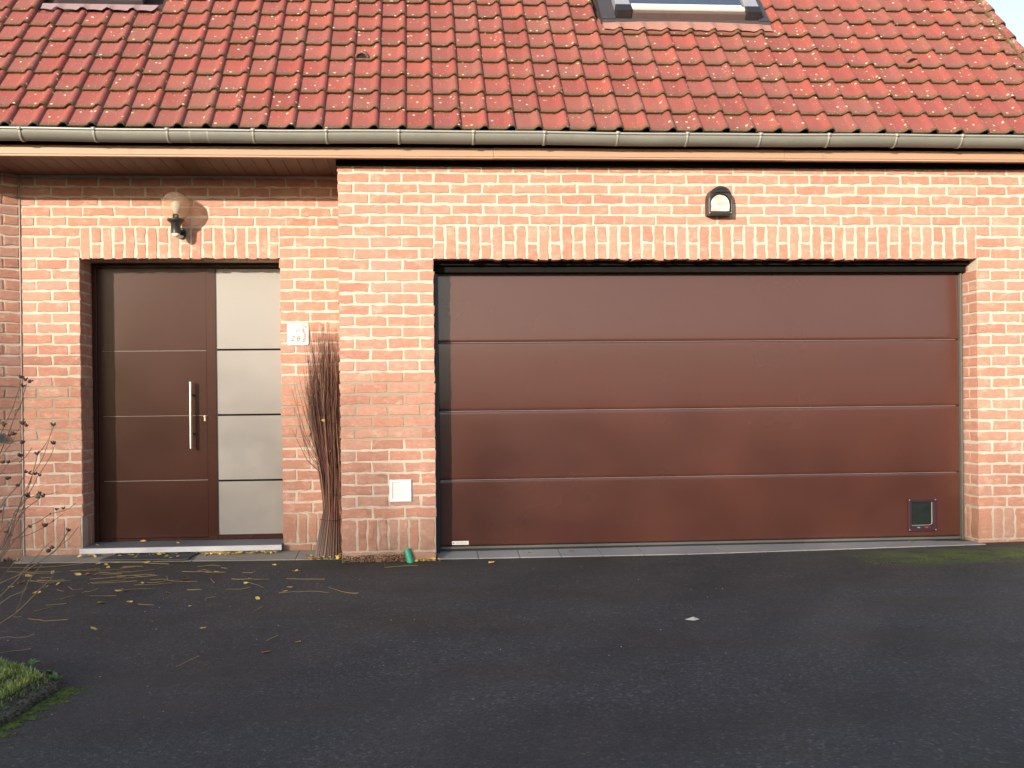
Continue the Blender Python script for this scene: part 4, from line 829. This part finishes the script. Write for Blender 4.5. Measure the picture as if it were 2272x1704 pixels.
for zz, yy in ((fz1 - .022, .099), (fz1 - .045, .103)):
    wv2 = math.sqrt(max(0, fw_ ** 2 - (zz - (fz1 - fw_)) ** 2)) * .93; q = MB(); q.tube([(fx - wv2, -yy + .008, zz - .006), (fx - wv2 * .5, -yy, zz), (fx, -yy - .002, zz + .003), (fx + wv2 * .5, -yy, zz), (fx + wv2, -yy + .008, zz - .006)], .0035, 6); child(q, 'hood_rib', M['black'], bl)
q = MB(); prism(q, arch(fw_ * .845, fz0 + .018, fz1 - .056), -.048, -.078, fx, .92, fz0 + .08); child(q, 'lens', M['lens'], bl)
q = MB(); q.box(fx - fw_, fx + fw_, -.092, .0, fz0 - .004, fz0 + .017); bevel(child(q, 'bottom_rim', M['darkmetal'], bl), .006)
for sx in (-1, 1):
    q = MB(); q.box(fx + sx * fw_ - .010 * (sx > 0) , fx + sx * fw_ + .010 * (sx < 0), -.090, .0, fz0 + .01, fz1 - .09); bevel(child(q, 'side_rim', M['darkmetal'], bl), .004)
    q = MB(); q.lathe((0, 0, 0), [(.0005, .003), (.005, 0)], 8); q.xf(Matrix.Translation((fx + sx * (fw_ - .01), -.0925, fz0 + .008)) @ Matrix.Rotation(R(90), 4, 'X')); child(q, 'screw', M['steel'], bl)
# number plate
px0, px1, pz0, pz1 = -.436, -.270, 1.606, 1.778
npl = empty('house_number_plate', (-.353, YE, 1.69), 'white ceramic house number plate painted with flowers and 28', 'number plate')
q = MB(); r = .018; pts = []
for cx_, cz_, a0 in ((px1 - r, pz1 - r, 0), (px0 + r, pz1 - r, 90), (px0 + r, pz0 + r, 180), (px1 - r, pz0 + r, 270)):
    for i in range(6): a = R(a0 + 18 * i); pts.append((cx_ + r * math.cos(a), cz_ + r * math.sin(a)))
prism(q, pts[::-1], YE + .003, YE - .010, 0, .985, 0) if False else None
n_ = len(pts); vs = [(p[0], YE + .003, p[1]) for p in pts] + [(p[0], YE - .006, p[1]) for p in pts] + [(-.353 + (p[0] + .353) * .96, YE - .009, 1.692 + (p[1] - 1.692) * .96) for p in pts]
q.add(vs, [tuple(range(2*n_, 3*n_))[::-1]] + [(i, (i+1) % n_, n_+(i+1) % n_, n_+i)[::-1] for i in range(n_)] + [(n_+i, n_+(i+1) % n_, 2*n_+(i+1) % n_, 2*n_+i)[::-1] for i in range(n_)])
child(q, 'plate', M['ceramic'], npl)
def text(body, size, loc, m, name, par, shear=0):
    cu = bpy.data.curves.new(name, 'FONT'); cu.body = body; cu.size = size; cu.extrude = .0006; cu.shear = shear; cu.align_x = 'CENTER'; cu.align_y = 'CENTER'; cu.resolution_u = 3
    o = bpy.data.objects.new('tmp', cu); col.objects.link(o); dg_ = bpy.context.evaluated_depsgraph_get(); dg_.update()
    me = bpy.data.meshes.new_from_object(o.evaluated_get(dg_)); bpy.data.objects.remove(o); me.transform(Matrix.Translation(loc) @ Matrix.Rotation(R(90), 4, 'X')); me.materials.clear()
    o = link(name, me, m, par); o.matrix_parent_inverse = Matrix.Translation(par.location).inverted(); return o
text('2', .062, (-.394, YE - .0098, 1.658), M['greypaint'], 'digit', npl, .2); text('8', .062, (-.352, YE - .0098, 1.658), M['greenpaint'], 'digit', npl, .2)
def dots(name, m, pts_, rr):
    q = MB()
    for x, z_ in pts_:
        N = 7; r_ = rr * random.uniform(.6, 1.25); e = random.uniform(.5, 1.1); a0 = random.random() * 3
        q.add([(x + r_ * math.cos(6.283 * i / N + a0), YE - .0101 - random.random() * .0006, z_ + r_ * e * math.sin(6.283 * i / N + a0)) for i in range(N)], [tuple(range(N))[::-1]])
    return child(q, name, m, npl)
dots('painted_flower', M['pinkpaint'], [(-.304 + random.gauss(0, .006) - .008 * math.sin(k * .35), 1.632 + k * .0042) for k in range(24)], .0048)
dots('painted_flower', M['palepink'], [(-.31 + random.gauss(0, .018), 1.735 + random.gauss(0, .014)) for k in range(22)] + [(-.345 + random.gauss(0, .006), 1.715 + k * .004) for k in range(7)], .0042)
dots('painted_leaf', M['greenpaint'], [(-.365 + random.gauss(0, .006), 1.722 + random.gauss(0, .008)) for k in range(9)] + [(-.30 + random.gauss(0, .02), 1.755 + random.gauss(0, .007)) for k in range(12)], .0036)
# twig bundle
bd = empty('twig_bundle', (-.11, .24, 0), 'tall reddish brown bundle of bare twigs leaning in the corner beside the pier', 'twig bundle')
q = MB(); random.seed(11)
NT_ = 520
for i in range(NT_):
    a = random.uniform(0, 6.283); rr = math.sqrt(random.random()); dep = random.random()
    bx = -.120 + .100 * rr * math.cos(a) - .010; by = .235 + .075 * rr * math.sin(a)            # foot
    wx = -.100 + .062 * rr * math.cos(a); wy = .30 + .055 * rr * math.sin(a)                   # tie
    H = 1.27 + .52 * random.random() ** 1.7
    spread = .112 if random.random() < .9 else .19
    tx = -.150 + spread * rr * math.cos(a) + random.gauss(0, .040); ty = .37 + .07 * rr * math.sin(a)
    if random.random() < .10: tx -= random.uniform(.04, .15); H *= random.uniform(.72, .88)
    tx = min(tx, -.012 - random.random() * .02); bx = min(bx, -.008); H = min(H, 1.78)
    pts = [(bx, by, .004), ((bx + wx) / 2 + .012 * (wx - bx), (by + wy) / 2, .17), (wx, wy, .34), (min(wx * 1.03 + random.gauss(0, .012), -.02), wy + .008 + random.gauss(0, .01), .62)]
    mx = wx * .4 + tx * .6; pts += [(min(mx + random.gauss(0, .018), -.012), .6 * wy + .4 * ty, .34 + (H - .34) * .62), (tx, min(ty, YE - .01), H)]
    r0 = random.uniform(.0022, .0042) * (1 if i % 7 else 1.4)
    m2_ = MB(); m2_.tube(pts, [r0, r0 * .98, r0 * .92, r0 * .75, r0 * .5, r0 * .22], 5, smooth=True); q.add(m2_.v, m2_.f, tone=random.random(), smooth=True)
    if random.random() < .6:
        p = Vector(pts[4]); e = p + Vector((random.gauss(-.02, .045), random.uniform(-.02, .03), random.uniform(.12, .3))); e.x = min(e.x, -.01); e.y = min(e.y, YE - .008); m2_ = MB(); m2_.tube([p, (p + e) / 2 + Vector((.004, 0, .01)), e], [.0014, .001, .0005], 4); q.add(m2_.v, m2_.f, tone=random.random() * .6, smooth=True)
tw = child(q, 'twigs', M['twig'], bd); tw['kind'] = 'stuff'
for z_, rx, cx_, cy_ in ((.285, .074, -.106, .288), (.475, .068, -.099, .305)):
    q = MB(); q.tube([(min(cx_ + rx * math.cos(a), -.006), cy_ + rx * .95 * math.sin(a), z_ + .006 * math.sin(a * 2)) for a in [6.283 * i / 20 for i in range(21)]], .0028, 6); child(q, 'tie', M['twine'], bd)
# green pipe
gp_ = empty('green_drain_pipe', (.49, -.03, 0), 'short frayed green corrugated pipe stub at the foot of the pier', 'pipe')
q = MB(); p0, p1 = Vector((.498, -.042, -.01)), Vector((.470, -.012, .092)); N = 17
pts = [p0.lerp(p1, i / (N - 1)) for i in range(N)]; q.tube(pts, [.0225 + .0016 * (i % 2) for i in range(N)], 16, cap=False); o = child(q, 'pipe_wall', M['green'], gp_); sdm = o.modifiers.new('t', 'SOLIDIFY'); sdm.thickness = .003
q = MB(); q.tube([p0, p1 - (p1 - p0) * .12], .020, 14); child(q, 'pipe_inside', M['dark'], gp_)
# doormat
q = MB(); q.add([(-1.79, .262, .012), (-1.19, .205, .012), (-1.14, .222, .012), (-1.12, .455, .026), (-1.73, .455, .026), (-1.79, .262, .024), (-1.19, .205, .024), (-1.14, .222, .024), (-1.12, .455, .036), (-1.73, .455, .036)], [(4,3,2,1,0),(5,6,7,8,9),(0,1,6,5),(1,2,7,6),(2,3,8,7),(3,4,9,8),(4,0,5,9)])
o = q.build('doormat', M['mat'], label='thin dark grey doormat below the front door step', cat='doormat'); bevel(o, .004)
q = MB(); q.tube([(-1.79, .258, .019), (-1.19, .200, .019), (-1.14, .218, .019)], .005, 6); ob = q.build('mat_rim', M['matedge'], o)
# slate box on the wing wall
q = MB(); _c = Vector((XW - OBD.x * .165, YE - OBD.y * .165, .925)); _n = Vector((math.sin(OBA), -math.cos(OBA), 0)); q.tube([_c, _c + _n * .03], .034, 20); bevel(q.build('wall_socket', M['boxgrey'], label='small slate coloured round box on the left brick return', cat='socket'), .005)

# ---- fallen leaves and straws
def leaf_mesh(var):
    q = MB(); L = 1.0; N = 6; vs = []; curl = random.uniform(.1, .35)
    for i in range(N + 1):
        t_ = i / N; wd = .30 * math.sin(math.pi * min(1, t_ * 1.02) ** .8) * (1 + .15 * random.random()); z_ = curl * (t_ - .5) ** 2 + random.uniform(0, .05)
        for sx in (-1, 0, 1): vs.append((t_ - .5, sx * wd + .06 * math.sin(t_ * 4 + var), z_ + (curl * .5 * abs(sx) * (1 if var % 2 else -.2)) + .02))
    q.add(vs, [(3*i+k, 3*i+k+1, 3*i+k+4, 3*i+k+3) for i in range(N) for k in (0, 1)], smooth=True); return q.mesh('leaf')
LM = {0: [leaf_mesh(i) for i in range(6)], 1: [leaf_mesh(i) for i in range(4)]}
for m_ in LM[0]: m_.materials.append(M['leafy'])
for m_ in LM[1]: m_.materials.append(M['leafo'])
random.seed(5)
def put_leaf(x, y, z_, c, s_, label, group, up=0):
    o = link('fallen_leaf', random.choice(LM[c]), None, None, label, 'leaf', group)
    o.location = (x, y, z_ + gz(x, y) + .003); k = s_ * random.uniform(.8, 1.25); o.scale = (k, k, k); o.rotation_euler = (random.gauss(0, .25) + up, random.gauss(0, .2), random.uniform(0, 6.28)); return o
for x, y, z_, c, s_ in LEAVES:
    if c == 1: lb_, g_ = 'small curled orange brown leaf lying on the driveway', 'orange brown leaves on the driveway'
    elif z_ > .08: lb_, g_ = 'yellow leaf lying on the front door step', 'yellow leaves on the door step'
    elif z_ > .02: lb_, g_ = 'yellow leaf lying on the dark doormat', 'yellow leaves on the doormat'
    else: lb_, g_ = 'small yellow leaf lying loose on the dark asphalt', 'yellow leaves on the asphalt'
    zz = z_ + (.010 if .02 < z_ < .08 else 0)
    if z_ > .02 and z_ < .08 and x > .6: lb_, g_, zz = 'orange leaf lying on the grey tiles under the garage door', 'leaves on the garage sill', .03
    put_leaf(x, y, zz, c, s_, lb_, g_)
random.seed(31)
for i in range(22):
    x = random.uniform(-2.35, -.95); y = random.uniform(-1.0, .12) if i % 3 else random.uniform(-.55, -.15); L = random.uniform(.06, .34); a = random.gauss(.0, .22) + (.9 if i % 7 == 0 else 0); r0 = random.uniform(.0011, .0024); bd_ = random.gauss(0, .02)
    if y > .05 and x > -1.9: y -= .2
    q = MB(); pts = [(x + L * t_ * math.cos(a), y + L * t_ * math.sin(a) + bd_ * math.sin(math.pi * t_) + random.gauss(0, .0015), .004 + .003 * abs(math.sin(5 * t_ + i))) for t_ in [k / 7 for k in range(8)]]
    q.tube(pts, [r0 * (1 - .6 * k / 8) for k in range(8)], 5); q.build('dry_straw', M['straw'], label='thin dry straw stalk lying flat on the asphalt', cat='straw', group='dry straw stalks on the asphalt')
lit = MB()
for i in range(190):
    if i < 120: x = random.uniform(-1.12, -.52) if i < 85 else random.uniform(-1.98, -1.1); y = random.uniform(.37, .44); z0 = .022
    elif i < 160: x = random.uniform(-.28, .0); y = random.uniform(.10, .24); z0 = .008
    else: x = random.uniform(.5, .72); y = random.uniform(-.03, .0); z0 = .003
    s_ = random.uniform(.018, .042); a = random.uniform(0, 6.28); ti = random.gauss(.3, .5)
    Mx = Matrix.Translation((x, y, z0 + random.random() * .016)) @ Matrix.Rotation(a, 4, 'Z') @ Matrix.Rotation(ti, 4, 'X') @ Matrix.Scale(s_, 4)
    me = random.choice(LM[0]); lit.add([Mx @ v.co for v in me.vertices], [tuple(p.vertices) for p in me.polygons], tone=random.random())
lit.build('leaf_litter', M['leafy'], label='drift of small yellow leaves under the step and round the twig bundle', cat='leaf litter', kind='stuff')
for x, y, z_, c, s_, up in ((-.19, .12, .012, 1, .075, .3), (-.27, .20, .02, 1, .06, .6), (-.235, .16, .01, 1, .05, .2), (-.03, .14, .03, 1, .06, 1.1), (-.02, .16, .07, 1, .05, 1.3)):
    put_leaf(x, y, z_, c, s_, 'large orange brown leaf at the foot of the twig bundle', 'orange leaves under the twig bundle', up)
put_leaf(-.13, .26, .78, 0, .035, 'small pale leaf caught in the middle of the twig bundle', 'leaves caught in the twig bundle', 1.4).location = (-.14, .235, 1.03)
put_leaf(-.09, .25, .9, 0, .035, 'small pale leaf caught in the middle of the twig bundle', 'leaves caught in the twig bundle', 1.4).location = (-.095, .232, .80)
for i, ln in enumerate(STRAWS):
    q = MB(); pts = []
    for k in range(len(ln) - 1):
        for j in range(3):
            t_ = j / 3; x = ln[k][0] + (ln[k+1][0] - ln[k][0]) * t_; y = ln[k][1] + (ln[k+1][1] - ln[k][1]) * t_; pts.append((x, y + .004 * math.sin(i + k + j * 2), gz(x, y) + .004 + .002 * abs(math.sin(j * 2 + i))))
    pts.append((ln[-1][0], ln[-1][1], .006)); n_ = len(pts); r0 = random.uniform(.0015, .0027)
    rs = [r0 * (1 - .55 * j / n_) for j in range(n_)]
    if i % 2: rs = rs[::-1]
    q.tube(pts, rs, 5); q.build('dry_straw', M['straw'], label='thin dry straw stalk lying flat on the asphalt', cat='straw', group='dry straw stalks on the asphalt')
q = MB()
for i in range(90):
    x = random.uniform(-2.4, 2.5); y = random.uniform(-3.6, -.1); clump(q, x, y, gz(x, y) + .001, random.uniform(.0015, .004), .6)
q.build('pebbles', M['pebble'], label='tiny pale grains scattered over the asphalt', cat='grit', kind='stuff')
q = MB(); clump(q, 1.955, -2.20, .020, .038, .3); o = q.build('pale_stone', M['pebble'], label='flat pale stone alone on the asphalt before the garage door', cat='stone')
def weed(x, y, z0, lb_, k=1):
    q = MB()
    for i in range(9):
        a = random.uniform(0, 6.28); L = random.uniform(.012, .03) * k; dx, dy = math.cos(a), math.sin(a); wd = L * .22
        q.add([(x, y, z0), (x + dx*L*.5 - dy*wd, y + dy*L*.5 + dx*wd, z0 + L*.5), (x + dx*L, y + dy*L, z0 + L*.6), (x + dx*L*.5 + dy*wd, y + dy*L*.5 - dx*wd, z0 + L*.5)], [(0, 1, 2, 3)])
    q.build('weed', M['weed'], label=lb_, cat='weed')
weed(4.30, .07, .05, 'tiny green weed by the sill tiles under the cat flap'); weed(1.62, .05, .015, 'tiny green weed at the left part of the garage sill', .8); weed(.03, -.03, .0, 'small weed at the foot of the pier beside the twig bundle', 1.3)
for i, (x, y) in enumerate(((-.93, -3.02), (-.99, -2.93), (-1.12, -2.80))): weed(x, y, .02, ('pale weed at the very tip of the grass bed', 'pale weed just behind the tip of the grass bed', 'pale weed on the back edge of the grass bed')[i], 1.8)

def zone(x, y):
    a = 'under the left shrub' if x < -1.75 else 'before the front door' if x < -1.0 else 'before the frosted side panel' if x < -.45 else 'before the twig bundle' if x < .3 else 'before the garage door'
    c = 'close to the step edge' if y > -.12 else 'a short way out' if y > -.6 else 'well out on the drive' if y > -1.6 else 'far out on the open drive'
    return a, c
for o in list(col.objects):
    if o.parent is None and o.get('group') in ('yellow leaves on the asphalt', 'dry straw stalks on the asphalt', 'orange brown leaves on the driveway'):
        if o.name.startswith('dry_straw'):
            vs_ = [v.co for v in o.data.vertices]; x = sum(v.x for v in vs_) / len(vs_); y = sum(v.y for v in vs_) / len(vs_); ln_ = max(v.x for v in vs_) - min(v.x for v in vs_)
            a, c = zone(x, y); o['label'] = '%s dry straw stalk lying %s, %s' % ('long' if ln_ > .26 else 'middling' if ln_ > .13 else 'short', a, c)
        else:
            a, c = zone(o.location.x, o.location.y); k_ = 'orange brown' if 'orange' in o['group'] else 'yellow'
            o['label'] = '%s %s leaf lying %s, %s' % ('larger' if o.scale.x > .045 else 'small', k_, a, c)
# ---- bare shrub
sh = empty('bare_shrub', (-1.85, -2.5, 0), 'leafless shrub with dry seed pods rising at the left edge of the drive', 'shrub')
q = MB()
for r0, pts in STEMS:
    p0_ = Vector(pts[0]); 
    if p0_.x < -1.45: pts = [[-1.85 + random.uniform(-.05, .05), -2.5 + random.uniform(-.06, .06), .01], [(-1.85 + p0_.x) / 2 - .04, (-2.5 + p0_.y) / 2, max(.02, p0_.z * .4)]] + pts
    P2 = []
    for k in range(len(pts) - 1):
        a, b = Vector(pts[k]), Vector(pts[k + 1]); m_ = max(1, int((b - a).length / .04))
        for j in range(m_): P2.append(a.lerp(b, j / m_) + Vector((random.gauss(0, .0012), random.gauss(0, .003), random.gauss(0, .0012))))
    P2.append(Vector(pts[-1])); n_ = len(P2)
    q.tube(P2, [r0 * 1.15 * (1 - .6 * j / n_) for j in range(n_)], 6)
    for j in range(2, n_ - 1, 3):
        if random.random() < .5: clump(q, P2[j].x, P2[j].y, P2[j].z, r0 * 1.7, 1.2)
child(q, 'stems', M['stem'], sh)
def pod_mesh(v):
    q = MB(); lobes = 3 + v % 3
    for k in range(lobes):
        a = 6.283 * k / lobes + random.random() * .5; d = Vector((math.cos(a) * .55, math.sin(a) * .55, .8)).normalized(); s_ = d.orthogonal().normalized(); u = d.cross(s_); L = random.uniform(.018, .026); wd = random.uniform(.0045, .007)
        vs = [(0, 0, 0)]
        for t_, ww_ in ((.3, .8), (.6, 1), (.85, .6)):
            for j in range(6): b = 6.283 * j / 6; vs.append(tuple(d * L * t_ + (s_ * math.cos(b) + u * math.sin(b)) * wd * ww_))
        vs.append(tuple(d * L)); fs = [(0, 1 + (j + 1) % 6, 1 + j) for j in range(6)] + [(1+m*6+j, 1+m*6+(j+1) % 6, 7+m*6+(j+1) % 6, 7+m*6+j) for m in (0, 1) for j in range(6)] + [(13 + j, 13 + (j + 1) % 6, 19) for j in range(6)]
        q.add(vs, fs, smooth=True)
    return q.mesh('pod')
PM = [pod_mesh(i) for i in range(7)]
for i, m_ in enumerate(PM): m_.materials.append(M['podlip'] if i == 5 else M['pod'])
inv = Matrix.Translation(sh.location).inverted()
for x, y, z_ in PODS:
    o = link('seed_pod', random.choice(PM), None, sh); o.matrix_parent_inverse = inv; o.location = (x, y, z_ - .008); k = random.uniform(.7, 1.05); o.scale = (k, k, k); o.rotation_euler = (random.gauss(0, .4), random.gauss(.2, .4), random.uniform(0, 6.28))

# ------------------------------------------------------------------ hedges added behind the camera (for reflections and shade on the drive)
def foliage(q, c, rx, ry, rz, count, s_, top_fade=0):
    for i in range(count):
        while True:
            p = Vector((random.uniform(-1, 1), random.uniform(-1, 1), random.uniform(-1, 1)))
            if p.length < 1: break
        x, y, z_ = c[0] + p.x * rx, c[1] + p.y * ry, c[2] + p.z * rz
        a = Vector((random.gauss(0, 1), random.gauss(0, 1), random.gauss(0, 1))).normalized(); b = a.orthogonal().normalized() * s_ * random.uniform(.6, 1.3); d = a.cross(b)
        q.add([(x - b.x - d.x*.6, y - b.y - d.y*.6, z_ - b.z - d.z*.6), (x + b.x - d.x*.6, y + b.y - d.y*.6, z_ + b.z - d.z*.6), (x + b.x + d.x*.6, y + b.y + d.y*.6, z_ + b.z + d.z*.6), (x - b.x + d.x*.6, y - b.y + d.y*.6, z_ - b.z + d.z*.6)], [(0, 1, 2, 3)], tone=random.random())
random.seed(21)
tl = empty('added_shade_hedge', (-22, -31, 0), 'tall half bare dark hedge added out of view to shade the drive', 'hedge')  # unseen hedge, added and shaped to shade the drive and lower wall
q = MB()
for x in [-42 + 1.3 * k for k in range(28)]:
    q.tube([(x, -31, 0), (x + .1, -31, 3), (x + random.gauss(0, .2), -31, 6)], [.09, .06, .02], 6)
child(q, 'stems', M['bark'], tl)
rn = np.random.default_rng(4); N = 130000
x = rn.uniform(-43, -6, N); y = -31 + rn.uniform(-1.2, 1.2, N); u = rn.random(N)
hx = np.interp(x, [-24, -20, -16, -12], [8.2, 7.5, 6.8, 6.4]); zz = np.where(rn.random(N) < .84, rn.uniform(0, 1, N) * hx, hx + 2.3 * (1 - np.sqrt(u)))
a = rn.normal(size=(N, 3)); a /= np.linalg.norm(a, axis=1)[:, None]; t_ = np.cross(a, rn.normal(size=(N, 3))); t_ /= np.linalg.norm(t_, axis=1)[:, None]; d_ = np.cross(a, t_)
P0 = np.stack([x, y, zz], 1); s_ = .062
V = np.stack([P0 - t_ * s_, P0 + d_ * s_ * .8, P0 + t_ * s_, P0 - d_ * s_ * .8], 1).reshape(-1, 3)
me = bpy.data.meshes.new('hedge_leaves'); me.from_pydata(V.tolist(), [], [(4*i, 4*i+1, 4*i+2, 4*i+3) for i in range(N)])
me.attributes.new('tone', 'FLOAT', 'FACE').data.foreach_set('value', rn.random(N)); me.update()
o = link('leaves', me, M['foliage'], tl, kind='stuff'); o.matrix_parent_inverse = Matrix.Translation(tl.location).inverted()
q = MB()
for i in range(5000):
    x = random.uniform(-4, 34); y = -19 + random.uniform(-.5, .5); z_ = random.uniform(0, 2.75 + .15 * math.sin(x * 1.7)); s_ = .09
    a = Vector((random.gauss(0, 1), random.gauss(0, 1), random.gauss(0, 1))).normalized(); b = a.orthogonal().normalized() * s_; d = a.cross(b)
    q.add([(x - b.x, y - b.y, z_ - b.z), (x + d.x, y + d.y, z_ + d.z), (x + b.x, y + b.y, z_ + b.z), (x - d.x, y - d.y, z_ - d.z)], [(0, 1, 2, 3)], tone=random.random())
hg = empty('added_reflection_hedge', (15, -19, 0), 'long clipped dark hedge added out of view to darken the door reflection', 'hedge'); child(q, 'hedge_leaves', M['foliage'], hg)  # unseen hedge, added so the garage door reflects dark below the sky
q = MB(); q.box(-4, 34, -19.3, -18.7, 0, 2.6); child(q, 'hedge_core', M['bark'], hg)
